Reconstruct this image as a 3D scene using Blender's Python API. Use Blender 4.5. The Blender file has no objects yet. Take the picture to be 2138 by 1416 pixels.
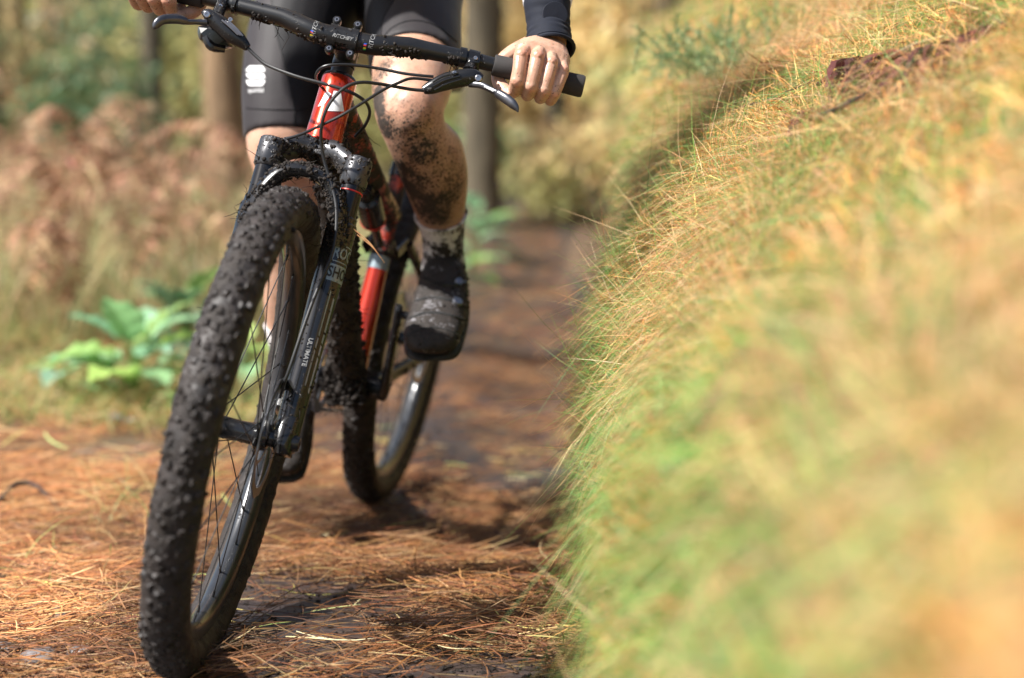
import bpy, math, random
import numpy as np
from mathutils import Matrix, Vector
from mathutils.bvhtree import BVHTree

rng = np.random.default_rng(7)
random.seed(7)
R_ = math.radians
scene = bpy.context.scene
COL = scene.collection

# ------------------------------------------------------------------ camera, sky, sun, exposure
FPX, HC, PIT = 3191.3, 0.7676, 0.1212          # focal length in photo pixels (2138 wide), eye height, downward pitch
CX, CY = 1069.0, 708.0
cam = bpy.data.cameras.new('camera'); camo = bpy.data.objects.new('camera', cam); COL.objects.link(camo)
cam.sensor_width = 36.0; cam.lens = FPX / 2138.0 * 36.0
cam.clip_start = 0.05; cam.clip_end = 400.0
camo.location = (0, 0, HC); camo.rotation_euler = (math.pi / 2 - PIT, 0, 0)
cam.dof.use_dof = True; cam.dof.focus_distance = 2.36; cam.dof.aperture_fstop = 1.7
cam.dof.aperture_blades = 0
scene.camera = camo

SUN_DIR = np.array([-0.60, -0.28, 0.75]); SUN_DIR /= np.linalg.norm(SUN_DIR)
world = bpy.data.worlds.new('World'); scene.world = world; world.use_nodes = True
wn = world.node_tree; wn.nodes.clear()
wo = wn.nodes.new('ShaderNodeOutputWorld'); wb = wn.nodes.new('ShaderNodeBackground'); ws = wn.nodes.new('ShaderNodeTexSky')
ws.sky_type = 'NISHITA'; ws.sun_disc = False
ws.sun_elevation = math.asin(SUN_DIR[2]); ws.sun_rotation = math.atan2(SUN_DIR[0], SUN_DIR[1])
ws.air_density = 1.0; ws.dust_density = 2.0
wb.inputs['Strength'].default_value = 0.066
wn.links.new(ws.outputs[0], wb.inputs[0]); wn.links.new(wb.outputs[0], wo.inputs[0])
sun = bpy.data.lights.new('sun', 'SUN'); suno = bpy.data.objects.new('sun', sun); COL.objects.link(suno)
sun.energy = 5.0; sun.angle = R_(1.5); sun.color = (1.0, 0.975, 0.93)
suno.rotation_euler = Vector(SUN_DIR).to_track_quat('Z', 'Y').to_euler()
suno.location = (-8, -4, 9)
scene.view_settings.view_transform = 'Standard'; scene.view_settings.look = 'None'
scene.view_settings.gamma = 1.0; scene.view_settings.exposure = 1.08
scene.view_settings.use_curve_mapping = False
scene.render.engine = 'CYCLES'
scene.cycles.use_denoising = True
scene.cycles.max_bounces = 6; scene.cycles.transparent_max_bounces = 6
scene.cycles.sample_clamp_indirect = 8.0

# ------------------------------------------------------------------ small maths
CP, SP = math.cos(PIT), math.sin(PIT)
def at(px, py, d):
    """photo pixel and distance along the view axis -> point of the place"""
    x = (px - CX) / FPX * d; v = (CY - py) / FPX * d
    return np.array([x, d * CP + v * SP, HC - d * SP + v * CP])
def nrm(v):
    v = np.asarray(v, float); return v / (np.linalg.norm(v) + 1e-12)
def smooth(a, b, x):
    t = np.clip((x - a) / (b - a), 0, 1); return t * t * (3 - 2 * t)
def spline(pts, n):
    """Catmull-Rom through the points, n samples"""
    P = np.asarray(pts, float)
    if len(P) == 2: return np.linspace(P[0], P[1], n)
    Q = np.vstack([2 * P[0] - P[1], P, 2 * P[-1] - P[-2]])
    t = np.linspace(0, len(P) - 1 - 1e-9, n); i = t.astype(int); u = (t - i)[:, None]
    p0, p1, p2, p3 = Q[i], Q[i + 1], Q[i + 2], Q[i + 3]
    return 0.5 * (2 * p1 + (p2 - p0) * u + (2 * p0 - 5 * p1 + 4 * p2 - p3) * u**2 + (3 * p1 - p0 - 3 * p2 + p3) * u**3)
def ident(): return np.eye(4)
def xf(M, P):
    P = np.atleast_2d(np.asarray(P, float)); return P @ M[:3, :3].T + M[:3, 3]
def frame(o, x, y, z):
    M = np.eye(4); M[:3, 0] = x; M[:3, 1] = y; M[:3, 2] = z; M[:3, 3] = o; return M
def axis_frame(o, z, hint=(0, 0, 1)):
    z = nrm(z); h = np.asarray(hint, float)
    if abs(h @ z) > 0.95: h = np.array([1.0, 0, 0])
    x = nrm(h - (h @ z) * z); return frame(o, x, np.cross(z, x), z)
# value noise on a lattice (vectorised) for shapes
_lat = rng.random((32, 32, 32))
def vnoise(P, s=1.0):
    P = np.atleast_2d(P) * s + 100.0; i = np.floor(P).astype(int); f = P - i; f = f * f * (3 - 2 * f); i %= 32; j = (i + 1) % 32
    L = _lat
    c00 = L[i[:, 0], i[:, 1], i[:, 2]] * (1 - f[:, 0]) + L[j[:, 0], i[:, 1], i[:, 2]] * f[:, 0]
    c10 = L[i[:, 0], j[:, 1], i[:, 2]] * (1 - f[:, 0]) + L[j[:, 0], j[:, 1], i[:, 2]] * f[:, 0]
    c01 = L[i[:, 0], i[:, 1], j[:, 2]] * (1 - f[:, 0]) + L[j[:, 0], i[:, 1], j[:, 2]] * f[:, 0]
    c11 = L[i[:, 0], j[:, 1], j[:, 2]] * (1 - f[:, 0]) + L[j[:, 0], j[:, 1], j[:, 2]] * f[:, 0]
    a = c00 * (1 - f[:, 1]) + c10 * f[:, 1]; b = c01 * (1 - f[:, 1]) + c11 * f[:, 1]
    return (a * (1 - f[:, 2]) + b * f[:, 2]) * 2 - 1
def fbm(P, s=1.0, o=4):
    r = 0; a = 1.0
    for k in range(o): r = r + a * vnoise(np.atleast_2d(P) + 13.7 * k, s); s *= 2.03; a *= 0.5
    return r
_ico = {}
def ico(sub):
    if sub not in _ico:
        import bmesh
        bm = bmesh.new(); bmesh.ops.create_icosphere(bm, subdivisions=sub, radius=1.0)
        V = np.array([v.co[:] for v in bm.verts]); F = [tuple(v.index for v in f.verts) for f in bm.faces]; bm.free()
        _ico[sub] = (V, F)
    return _ico[sub]

# ------------------------------------------------------------------ mesh builder (points are given in world space)
class MB:
    def __init__(s, M=None): s.V = []; s.F = []; s.n = 0; s.M = np.eye(4) if M is None else M
    def add(s, V, F):
        V = xf(s.M, V); s.V.append(V)
        s.F.extend([tuple(i + s.n for i in f) for f in F]); s.n += len(V); return s
    def rings(s, rings, cap=True, closed=True):
        rings = np.asarray(rings); m, k = rings.shape[:2]; F = []
        kk = k if closed else k - 1
        for i in range(m - 1):
            for j in range(kk):
                a = i * k + j; b = i * k + (j + 1) % k; F.append((a, b, b + k, a + k))
        if cap and closed:
            F.append(tuple(range(k - 1, -1, -1))); F.append(tuple((m - 1) * k + j for j in range(k)))
        return s.add(rings.reshape(-1, 3), F)
    def tube(s, pts, r, seg=10, cap=True, sub=None, flat=1.0, hint=(0, 0, 1)):
        P = np.asarray(pts, float); r = np.broadcast_to(np.asarray(r, float), (len(P),))
        if sub:
            t = np.linspace(0, len(P) - 1, sub); r = np.interp(t, np.arange(len(P)), r); P = spline(P, sub)
        T = np.gradient(P, axis=0); T /= np.linalg.norm(T, axis=1)[:, None] + 1e-12
        h = np.asarray(hint, float)
        if abs(h @ T[0]) > 0.9: h = np.array([1.0, 0.3, 0])
        x = nrm(h - (h @ T[0]) * T[0]); a = np.linspace(0, 2 * np.pi, seg, endpoint=False); out = []
        for p, t, rr in zip(P, T, r):
            x = nrm(x - (x @ t) * t); y = np.cross(t, x)
            out.append(p + rr * (np.cos(a)[:, None] * x * flat + np.sin(a)[:, None] * y))
        return s.rings(out, cap)
    def lathe(s, prof, M, seg=32, cap=True):
        """profile of (radius, height) turned about the z axis of frame M"""
        a = np.linspace(0, 2 * np.pi, seg, endpoint=False)
        out = [xf(M, np.stack([r * np.cos(a), r * np.sin(a), np.full(seg, h)], 1)) for r, h in prof]
        return s.rings(out, cap)
    def loft(s, secs, M=None, seg=20, p=2.6, cap=True):
        """sections (centre, halfx vector, halfy vector) as super-ellipses"""
        a = np.linspace(0, 2 * np.pi, seg, endpoint=False); c, q = np.cos(a), np.sin(a)
        cx = np.sign(c) * np.abs(c) ** (2 / p); qy = np.sign(q) * np.abs(q) ** (2 / p); out = []
        for o, hx, hy in secs:
            g = np.asarray(o, float) + cx[:, None] * np.asarray(hx, float) + qy[:, None] * np.asarray(hy, float)
            out.append(g if M is None else xf(M, g))
        return s.rings(out, cap)
    def rbox(s, c, size, M=None, bev=0.15):
        """box with rounded ends"""
        c = np.asarray(c, float); sx, sy, sz = np.asarray(size, float) / 2; b = bev * min(sx, sy, sz)
        secs = [(c + [0, 0, z], [x, 0, 0], [0, y, 0]) for z, x, y in
                ((-sz, sx - b, sy - b), (-sz + b, sx, sy), (sz - b, sx, sy), (sz, sx - b, sy - b))]
        return s.loft(secs, M, seg=16, p=7)
    def chunk(s, c, r, jit=0.35, sub=1, sc=(1, 1, 1)):
        V, F = ico(sub); k = 1 + jit * (rng.random(len(V)) * 2 - 1)
        q = rng.normal(size=(3, 3)); q, _ = np.linalg.qr(q)
        return s.add((V * k[:, None] * np.asarray(sc) * r) @ q.T + np.asarray(c), F)
    def build(s, name, mat, parent=None, sharp=35, smooth_=True, **kw):
        V = np.vstack(s.V) if s.V else np.zeros((0, 3))
        return make(name, V, s.F, mat, parent, sharp, smooth_, **kw)

def root_of(o):
    while o.parent: o = o.parent
    return o
def make(name, V, F, mat, parent=None, sharp=35, smooth_=True, origin=None, col=None, label=None, cat=None, group=None, kind=None):
    V = np.asarray(V, float)
    o_mat = np.eye(4)
    if parent is not None:
        o_mat = np.array(root_of(parent)['_m']).reshape(4, 4)
    elif origin is not None:
        o_mat = np.eye(4); o_mat[:3, 3] = origin
    Vl = xf(np.linalg.inv(o_mat), V) if len(V) else V
    me = bpy.data.meshes.new(name)
    if isinstance(F, np.ndarray):
        k = F.shape[1]; me.vertices.add(len(Vl)); me.vertices.foreach_set('co', Vl.astype(np.float32).ravel())
        me.loops.add(F.size); me.loops.foreach_set('vertex_index', F.astype(np.int32).ravel())
        me.polygons.add(len(F)); me.polygons.foreach_set('loop_start', np.arange(0, F.size, k, dtype=np.int32))
        me.polygons.foreach_set('loop_total', np.full(len(F), k, dtype=np.int32))
        me.update(calc_edges=True)
    else:
        me.from_pydata(Vl.tolist(), [], F); me.update()
    if col is not None:
        at_ = me.attributes.new('Col', 'FLOAT_COLOR', 'POINT')
        c4 = np.ones((len(Vl), 4), np.float32); c4[:, :3] = col; at_.data.foreach_set('color', c4.ravel())
    me.polygons.foreach_set('use_smooth', np.full(len(me.polygons), smooth_))
    if smooth_ and sharp and not isinstance(F, np.ndarray): me.set_sharp_from_angle(angle=R_(sharp))
    if mat is not None: me.materials.append(mat)
    ob = bpy.data.objects.new(name, me); COL.objects.link(ob)
    if parent is not None: ob.parent = parent
    elif origin is not None: ob.location = origin
    ob['_m'] = o_mat.ravel().tolist()
    tag(ob, label, cat, group, kind)
    return ob
def tag(o, label=None, cat=None, group=None, kind=None):
    for k, v in (('label', label), ('category', cat), ('group', group), ('kind', kind)):
        if v: o[k] = v
    return o
def empty(name, M, label, cat, group=None):
    o = bpy.data.objects.new(name, None); COL.objects.link(o); o.empty_display_size = 0.1
    o.matrix_world = Matrix(np.asarray(M).tolist()); o['_m'] = np.asarray(M).ravel().tolist()
    return tag(o, label, cat, group)
def tr(p):
    M = np.eye(4); M[:3, 3] = p; return M
def bvh_of(ob):
    M = np.array(root_of(ob)['_m']).reshape(4, 4) if ob.parent else np.array(ob['_m']).reshape(4, 4)
    me = ob.data; V = np.empty(len(me.vertices) * 3, np.float32); me.vertices.foreach_get('co', V); V = xf(M, V.reshape(-1, 3))
    return BVHTree.FromPolygons(V.tolist(), [tuple(p.vertices) for p in me.polygons])

# ------------------------------------------------------------------ materials
def nodes(name):
    m = bpy.data.materials.new(name); m.use_nodes = True; nt = m.node_tree
    return m, nt, nt.nodes['Principled BSDF']
def ramp(nt, src, stops):
    n = nt.nodes.new('ShaderNodeValToRGB'); e = n.color_ramp.elements
    while len(e) < len(stops): e.new(0.5)
    for k, (p, c) in enumerate(stops):
        e[k].position = p; e[k].color = (c, c, c, 1) if np.isscalar(c) else (*c, 1)
    nt.links.new(src, n.inputs[0]); return n.outputs[0]
def noise(nt, scale, detail=4, rough=0.55, coord=None, vec=None):
    n = nt.nodes.new('ShaderNodeTexNoise'); n.inputs['Scale'].default_value = scale
    n.inputs['Detail'].default_value = detail; n.inputs['Roughness'].default_value = rough
    if coord is None:
        coord = nt.nodes.new('ShaderNodeTexCoord').outputs['Object']
    nt.links.new(coord, n.inputs['Vector']); return n.outputs[0]
def mixc(nt, fac, a, b):
    n = nt.nodes.new('ShaderNodeMix'); n.data_type = 'RGBA'
    for sck, v in ((n.inputs[0], fac), (n.inputs[6], a), (n.inputs[7], b)):
        if hasattr(v, 'links') or isinstance(v, bpy.types.NodeSocket): nt.links.new(v, sck)
        elif np.isscalar(v): sck.default_value = v
        else: sck.default_value = (*v, 1)
    return n.outputs[2]
def mathn(nt, op, a, b=None, clamp=False):
    n = nt.nodes.new('ShaderNodeMath'); n.operation = op; n.use_clamp = clamp
    for i, v in enumerate((a, b)):
        if v is None: continue
        if isinstance(v, bpy.types.NodeSocket): nt.links.new(v, n.inputs[i])
        else: n.inputs[i].default_value = v
    return n.outputs[0]
def bump(nt, bs, h, strength=0.3, dist=0.002):
    n = nt.nodes.new('ShaderNodeBump'); n.inputs['Strength'].default_value = strength; n.inputs['Distance'].default_value = dist
    nt.links.new(h, n.inputs['Height']); nt.links.new(n.outputs[0], bs.inputs['Normal'])
MUD = (0.019, 0.0140, 0.0112)
def mat(name, c, rough=0.5, metal=0.0, var=0.15, vs=40.0, mud=0.0, mudscale=45.0, coat=0.0, bumpS=0.0, bumpscale=150.0, spec=0.5, sheen=0.0, flake=None, sss=0.0):
    m, nt, b = nodes(name)
    c = np.array(c, float)
    nz = noise(nt, vs, 4)
    colr = ramp(nt, nz, [(0.3, tuple(np.clip(c * (1 - var), 0, 1))), (0.7, tuple(np.clip(c * (1 + var), 0, 1)))])
    b.inputs['Roughness'].default_value = rough; b.inputs['Metallic'].default_value = metal
    b.inputs['Specular IOR Level'].default_value = spec
    b.inputs['Coat Weight'].default_value = coat; b.inputs['Coat Roughness'].default_value = 0.06
    if sheen: b.inputs['Sheen Weight'].default_value = sheen; b.inputs['Sheen Roughness'].default_value = 0.4
    if sss:
        b.inputs['Subsurface Weight'].default_value = sss; b.inputs['Subsurface Radius'].default_value = (0.012, 0.005, 0.003); b.inputs['Subsurface Scale'].default_value = 0.6
    h = None
    if mud > 0:
        n1 = noise(nt, mudscale, 6, 0.65); n2 = noise(nt, mudscale * 7, 2, 0.5)
        s1 = mathn(nt, 'ADD', n1, mathn(nt, 'MULTIPLY', n2, 0.45)); t = 1.12 - mud * 0.75
        fac = ramp(nt, mathn(nt, 'SUBTRACT', s1, t - 0.5), [(0.46, 0.0), (0.56, 1.0)])
        mc = ramp(nt, n2, [(0.3, tuple(np.array(MUD) * 0.6)), (0.75, tuple(np.array(MUD) * 1.7))])
        colr = mixc(nt, fac, colr, mc)
        rr = nt.nodes.new('ShaderNodeMapRange'); nt.links.new(fac, rr.inputs[0]); rr.inputs[3].default_value = rough; rr.inputs[4].default_value = 0.72
        nt.links.new(rr.outputs[0], b.inputs['Roughness'])
        if metal or coat:
            for inp, v in (('Metallic', metal), ('Coat Weight', coat)):
                r2 = nt.nodes.new('ShaderNodeMapRange'); nt.links.new(fac, r2.inputs[0]); r2.inputs[3].default_value = v; r2.inputs[4].default_value = 0.0
                nt.links.new(r2.outputs[0], b.inputs[inp])
        h = mathn(nt, 'MULTIPLY', fac, mathn(nt, 'ADD', n2, 0.5)); bump(nt, b, h, 0.7, 0.0015)
    elif bumpS:
        bump(nt, b, noise(nt, bumpscale, 5), bumpS, 0.002)
    nt.links.new(colr, b.inputs['Base Color'])
    return m
def mat_attr(name, rough=0.6, transl=0.35, spec=0.35, gain=1.0):
    """colour from each blade's or leaf's own colour attribute, some light passing through"""
    m, nt, b = nodes(name); a = nt.nodes.new('ShaderNodeAttribute'); a.attribute_name = 'Col'
    nt.links.new(a.outputs['Color'], b.inputs['Base Color']); b.inputs['Roughness'].default_value = rough
    b.inputs['Specular IOR Level'].default_value = spec
    if transl:
        t = nt.nodes.new('ShaderNodeBsdfTranslucent'); nt.links.new(a.outputs['Color'], t.inputs['Color'])
        mx = nt.nodes.new('ShaderNodeMixShader'); mx.inputs[0].default_value = transl
        nt.links.new(b.outputs[0], mx.inputs[1]); nt.links.new(t.outputs[0], mx.inputs[2])
        nt.links.new(mx.outputs[0], nt.nodes['Material Output'].inputs['Surface'])
    return m
M = {}
M['needle'] = mat_attr('pine_needle', 0.55, 0.12, 0.4)
M['grass'] = mat_attr('grass_blade', 0.5, 0.35, 0.4)
M['leaf'] = mat_attr('leaf', 0.45, 0.45, 0.35)
M['bracken'] = mat_attr('dead_bracken', 0.8, 0.25, 0.2)
M['black'] = mat('satin_black', (0.009, 0.009, 0.010), 0.27, mud=0.28, mudscale=60)
M['black_clean'] = mat('satin_black_clean', (0.009, 0.009, 0.010), 0.30, var=0.1)
M['gloss_black'] = mat('gloss_black', (0.010, 0.010, 0.011), 0.18, coat=0.25, mud=0.22, mudscale=55)
M['crown_grey'] = mat('crown_grey', (0.075, 0.075, 0.08), 0.30, 0.6, mud=0.40, mudscale=34)
M['stanchion'] = mat('stanchion', (0.022, 0.022, 0.024), 0.13, 0.4, mud=0.10, mudscale=60)
M['carbon'] = mat('carbon_bar', (0.011, 0.011, 0.012), 0.32, mud=0.30, mudscale=48)
M['rim'] = mat('carbon_rim', (0.035, 0.037, 0.042), 0.28, 0.2, coat=0.4, mud=0.30, mudscale=40)
M['tyre'] = mat('muddy_rubber', (0.028, 0.0225, 0.0205), 0.56, var=0.6, vs=45, mud=0.5, mudscale=40, spec=0.4)
M['red'] = mat('red_paint', (0.52, 0.034, 0.010), 0.22, 0.55, var=0.12, vs=600, coat=1.0, mud=0.20, mudscale=120)
M['red_muddy'] = mat('red_paint_muddy', (0.42, 0.035, 0.012), 0.3, 0.3, coat=0.6, mud=0.62, mudscale=30)
M['red_caked'] = mat('red_paint_caked', (0.40, 0.035, 0.012), 0.3, 0.3, coat=0.5, mud=0.85, mudscale=30)
M['red_ring'] = mat('red_ring', (0.65, 0.03, 0.02), 0.4)
M['metal'] = mat('grey_metal', (0.30, 0.30, 0.32), 0.28, 0.9, mud=0.2)
M['lever'] = mat('lever_metal', (0.11, 0.11, 0.12), 0.30, 0.85, var=0.25, mud=0.08)
M['bolt'] = mat('bolt_steel', (0.45, 0.43, 0.43), 0.25, 1.0)
M['grip'] = mat('foam_grip', (0.028, 0.025, 0.024), 0.85, var=0.2, bumpS=0.2, bumpscale=900)
M['cable'] = mat('cable_rubber', (0.012, 0.012, 0.013), 0.42, mud=0.2, mudscale=90)
M['mud'] = mat('mud', MUD, 0.78, spec=0.3, var=0.6, vs=160, bumpS=0.6, bumpscale=400)
M['white_print'] = mat('white_print', (0.8, 0.8, 0.8), 0.4, var=0.03, mud=0.05, mudscale=200)
M['silver_print'] = mat('silver_print', (0.24, 0.30, 0.33), 0.35, 0.3, var=0.08, mud=0.25, mudscale=60)
M['soft_print'] = mat('soft_print', (0.24, 0.24, 0.24), 0.5, var=0.05, mud=0.2, mudscale=200)
M['grey_print'] = mat('grey_print', (0.35, 0.35, 0.38), 0.35, var=0.05)
for nm, c in (('blue', (0.02, 0.10, 0.55)), ('redp', (0.6, 0.03, 0.03)), ('blackp', (0.01, 0.01, 0.01)), ('yellow', (0.75, 0.55, 0.02)), ('green', (0.03, 0.40, 0.08))):
    M['p_' + nm] = mat('print_' + nm, c, 0.45, var=0.03)
M['shorts'] = mat('lycra', (0.024, 0.020, 0.022), 0.62, var=0.15, vs=14, sheen=0.14, bumpS=0.06, bumpscale=1400, spec=0.3)
M['shorts_panel'] = mat('lycra_panel', (0.006, 0.0055, 0.007), 0.6, var=0.1, sheen=0.03, spec=0.25)
M['sleeve'] = mat('sleeve_fabric', (0.009, 0.011, 0.019), 0.8, var=0.15, vs=60, sheen=0.04, spec=0.25, bumpS=0.05, bumpscale=1500, mud=0.02, mudscale=300)
M['jersey'] = mat('white_jersey', (0.72, 0.72, 0.74), 0.8)
M['sock'] = mat('white_sock', (0.70, 0.67, 0.66), 0.9, mud=0.51, mudscale=26, bumpS=0.2)
M['shoe'] = mat('muddy_shoe', (0.20, 0.19, 0.20), 0.4, mud=0.70, mudscale=26)
M['sole'] = mat('shoe_sole', (0.02, 0.02, 0.02), 0.6, mud=0.4)
# skin: mud follows a painted amount (splashed shins), broken up by noise
def skin_mat():
    m, nt, b = nodes('skin_muddy')
    a = nt.nodes.new('ShaderNodeAttribute'); a.attribute_name = 'Col'
    sep = nt.nodes.new('ShaderNodeSeparateColor'); nt.links.new(a.outputs['Color'], sep.inputs[0])
    n0 = noise(nt, 18, 5); base = ramp(nt, n0, [(0.3, (0.43, 0.235, 0.155)), (0.55, (0.52, 0.31, 0.215)), (0.75, (0.57, 0.36, 0.26))])
    red = noise(nt, 30, 3); base = mixc(nt, mathn(nt, 'MULTIPLY', ramp(nt, red, [(0.5, 0.0), (0.75, 1.0)]), 0.25), base, (0.58, 0.25, 0.17))
    # thin wet film of dirt, then thick mud, then specks
    n1 = noise(nt, 24, 8, 0.7); n2 = noise(nt, 95, 6, 0.7); n3 = noise(nt, 260, 2)
    mixn = mathn(nt, 'ADD', mathn(nt, 'MULTIPLY', n1, 0.48), mathn(nt, 'MULTIPLY', n2, 0.52))
    amt = mathn(nt, 'ADD', mixn, sep.outputs[0])
    base = mixc(nt, mathn(nt, 'MULTIPLY', sep.outputs[1], 0.35), base, (0.60, 0.24, 0.17))
    def splat(scale, k, o):
        v = nt.nodes.new('ShaderNodeTexVoronoi'); v.inputs['Scale'].default_value = scale; v.inputs['Randomness'].default_value = 1.0
        tc = nt.nodes.new('ShaderNodeTexCoord'); nd = nt.nodes.new('ShaderNodeTexNoise'); nd.inputs['Scale'].default_value = scale * 1.5; nt.links.new(tc.outputs['Object'], nd.inputs['Vector'])
        va = nt.nodes.new('ShaderNodeVectorMath'); va.operation = 'MULTIPLY_ADD'; nt.links.new(nd.outputs['Color'], va.inputs[0]); va.inputs[1].default_value = (0.9 / scale,) * 3; nt.links.new(tc.outputs['Object'], va.inputs[2]); nt.links.new(va.outputs[0], v.inputs['Vector'])
        wn_ = nt.nodes.new('ShaderNodeSeparateColor'); nt.links.new(v.outputs['Color'], wn_.inputs[0])
        rad = mathn(nt, 'ADD', mathn(nt, 'MULTIPLY', sep.outputs[0], k), mathn(nt, 'MULTIPLY', wn_.outputs[0], 0.22)); rad = mathn(nt, 'SUBTRACT', rad, o)
        return ramp(nt, mathn(nt, 'ADD', mathn(nt, 'SUBTRACT', rad, v.outputs['Distance']), 0.5), [(0.48, 0.0), (0.53, 1.0)])
    sp1 = mathn(nt, 'MAXIMUM', mathn(nt, 'MAXIMUM', splat(85, 2.0, 0.16), splat(150, 2.1, 0.07)), splat(300, 1.9, 0.0))
    film = ramp(nt, amt, [(0.50, 0.0), (0.72, 0.85)])
    thick = ramp(nt, amt, [(0.665, 0.0), (0.73, 1.0)])
    speck = mathn(nt, 'MULTIPLY', ramp(nt, mathn(nt, 'ADD', n3, mathn(nt, 'MULTIPLY', sep.outputs[0], 0.12)), [(0.72, 0.0), (0.76, 1.0)]), 0.9)
    c1 = mixc(nt, film, base, (0.22, 0.115, 0.065))
    mc = ramp(nt, n3, [(0.3, (0.012, 0.009, 0.0075)), (0.75, (0.060, 0.040, 0.028))])
    th = mathn(nt, 'MAXIMUM', mathn(nt, 'MAXIMUM', thick, speck), sp1)
    c2 = mixc(nt, th, c1, mc)
    nt.links.new(c2, b.inputs['Base Color'])
    rr = nt.nodes.new('ShaderNodeMapRange'); nt.links.new(th, rr.inputs[0]); rr.inputs[3].default_value = 0.42; rr.inputs[4].default_value = 0.7
    nt.links.new(rr.outputs[0], b.inputs['Roughness'])
    sw = nt.nodes.new('ShaderNodeMapRange'); nt.links.new(th, sw.inputs[0]); sw.inputs[3].default_value = 0.18; sw.inputs[4].default_value = 0.0
    nt.links.new(sw.outputs[0], b.inputs['Subsurface Weight'])
    b.inputs['Subsurface Radius'].default_value = (0.010, 0.004, 0.002)
    b.inputs['Subsurface Scale'].default_value = 0.5
    hh = mathn(nt, 'ADD', mathn(nt, 'MULTIPLY', th, mathn(nt, 'ADD', n3, 0.6)), mathn(nt, 'MULTIPLY', noise(nt, 420, 3), 0.18))
    bump(nt, b, hh, 0.6, 0.0014)
    return m
M['skin'] = skin_mat()
def ground_mat(name, stops, scale, rough=0.85, bs=0.5, bd=0.02):
    m, nt, b = nodes(name); n = noise(nt, scale, 8, 0.62)
    nt.links.new(ramp(nt, n, stops), b.inputs['Base Color']); b.inputs['Roughness'].default_value = rough
    bump(nt, b, noise(nt, scale * 6, 6, 0.6), bs, bd); return m
M['soil'] = ground_mat('forest_soil', [(0.3, (0.035, 0.023, 0.016)), (0.5, (0.10, 0.056, 0.030)), (0.7, (0.09, 0.075, 0.032))], 2.2)
M['trail'] = ground_mat('trail_mud', [(0.32, (0.024, 0.019, 0.020)), (0.55, (0.050, 0.036, 0.032)), (0.72, (0.10, 0.058, 0.038))], 3.0, 0.42, 0.5, 0.015)
M['bank'] = ground_mat('bank_soil', [(0.3, (0.10, 0.075, 0.03)), (0.5, (0.26, 0.16, 0.07)), (0.7, (0.17, 0.17, 0.06))], 5.0)
M['stone'] = mat('grey_stone', (0.16, 0.14, 0.135), 0.55, var=0.4, vs=30, bumpS=0.5, bumpscale=80)
M['stone_pale'] = mat('pale_stone', (0.36, 0.28, 0.22), 0.6, var=0.3, vs=30, bumpS=0.5, bumpscale=80)
M['gorse_stem'] = mat('gorse_stem', (0.20, 0.24, 0.10), 0.7, var=0.3)
M['twig'] = mat('twig', (0.030, 0.022, 0.020), 0.7, var=0.4, vs=80, bumpS=0.5, bumpscale=200)
def bark(name, c):
    m, nt, b = nodes(name); tc = nt.nodes.new('ShaderNodeTexCoord'); mp = nt.nodes.new('ShaderNodeMapping')
    nt.links.new(tc.outputs['Object'], mp.inputs[0]); mp.inputs['Scale'].default_value = (1, 1, 0.22)
    n = noise(nt, 14, 6, 0.65, coord=mp.outputs[0]); c = np.array(c)
    nt.links.new(ramp(nt, n, [(0.3, tuple(c * 0.45)), (0.55, tuple(c)), (0.75, tuple(c * 1.5))]), b.inputs['Base Color'])
    b.inputs['Roughness'].default_value = 0.9; bump(nt, b, n, 0.9, 0.03); return m
M['bark'] = bark('pine_bark', (0.24, 0.155, 0.085)); M['bark_dark'] = bark('dark_bark', (0.10, 0.08, 0.05)); M['bark_gold'] = bark('golden_bark', (0.36, 0.25, 0.11))
m, nt, b = nodes('dew'); b.inputs['Transmission Weight'].default_value = 1.0; b.inputs['Roughness'].default_value = 0.02; b.inputs['IOR'].default_value = 1.33; M['dew'] = m

# ================================================================== the setting: ground, trail, bank
def h_ground(x, y):
    x = np.asarray(x, float); y = np.asarray(y, float)
    P = np.stack([x, y, np.zeros_like(x)], -1).reshape(-1, 3)
    n = (vnoise(P, 1.3) * 0.03 + vnoise(P, 4.1) * 0.012).reshape(x.shape)
    off = smooth(0.0, 0.9, -0.75 - x)                       # left of the trail the forest floor lifts a little
    n = n + (vnoise(P + 4, 8.0) * 0.012 + vnoise(P + 6, 17.0) * 0.006).reshape(x.shape) * (0.35 + 0.65 * smooth(0.0, 0.5, -0.6 - x))
    h = n * (0.25 + 0.75 * off) + 0.05 * off + 0.06 * smooth(1.0, 5.0, -x)
    h = h + 0.045 * np.clip(y - 8, 0, 16) + 0.02 * np.clip(y - 24, 0, 60)
    h = h - 0.065 * np.exp(-((x + 0.02 - 0.04 * np.clip(y - 3, 0, 8)) / 0.19) ** 2) * smooth(2.5, 3.3, y) * (1 - smooth(9, 13, y))
    return h
def nonuni(a, b, c, n0, n1, n2):
    return np.unique(np.concatenate([np.linspace(a[0], a[1], n0), np.linspace(b[0], b[1], n1), np.linspace(c[0], c[1], n2)]))
gx = nonuni((-45, -4), (-4, 2.5), (2.5, 45), 30, 210, 30); gy = nonuni((-6, 1.5), (1.5, 9), (9, 110), 20, 240, 80)
X, Y = np.meshgrid(gx, gy); Z = h_ground(X, Y)
nx, ny = len(gx), len(gy)
def grid_faces(nx, ny):
    i = np.arange(nx - 1)[None, :] + nx * np.arange(ny - 1)[:, None]; i = i.ravel()
    return np.stack([i, i + 1, i + nx + 1, i + nx], 1)
make('ground', np.stack([X, Y, Z], -1).reshape(-1, 3), grid_faces(nx, ny), M['soil'], kind='structure')
ty = np.linspace(0.5, 34, 240); tu = np.linspace(-1, 1, 28)
TX = -0.30 + tu[None, :] * (0.48 + 0.05 * np.sin(ty * 1.7) + 0.03 * np.clip(ty - 2.7, 0, 6))[:, None] + 0.02 * np.clip(ty - 6, 0, 40)[:, None]
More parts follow.
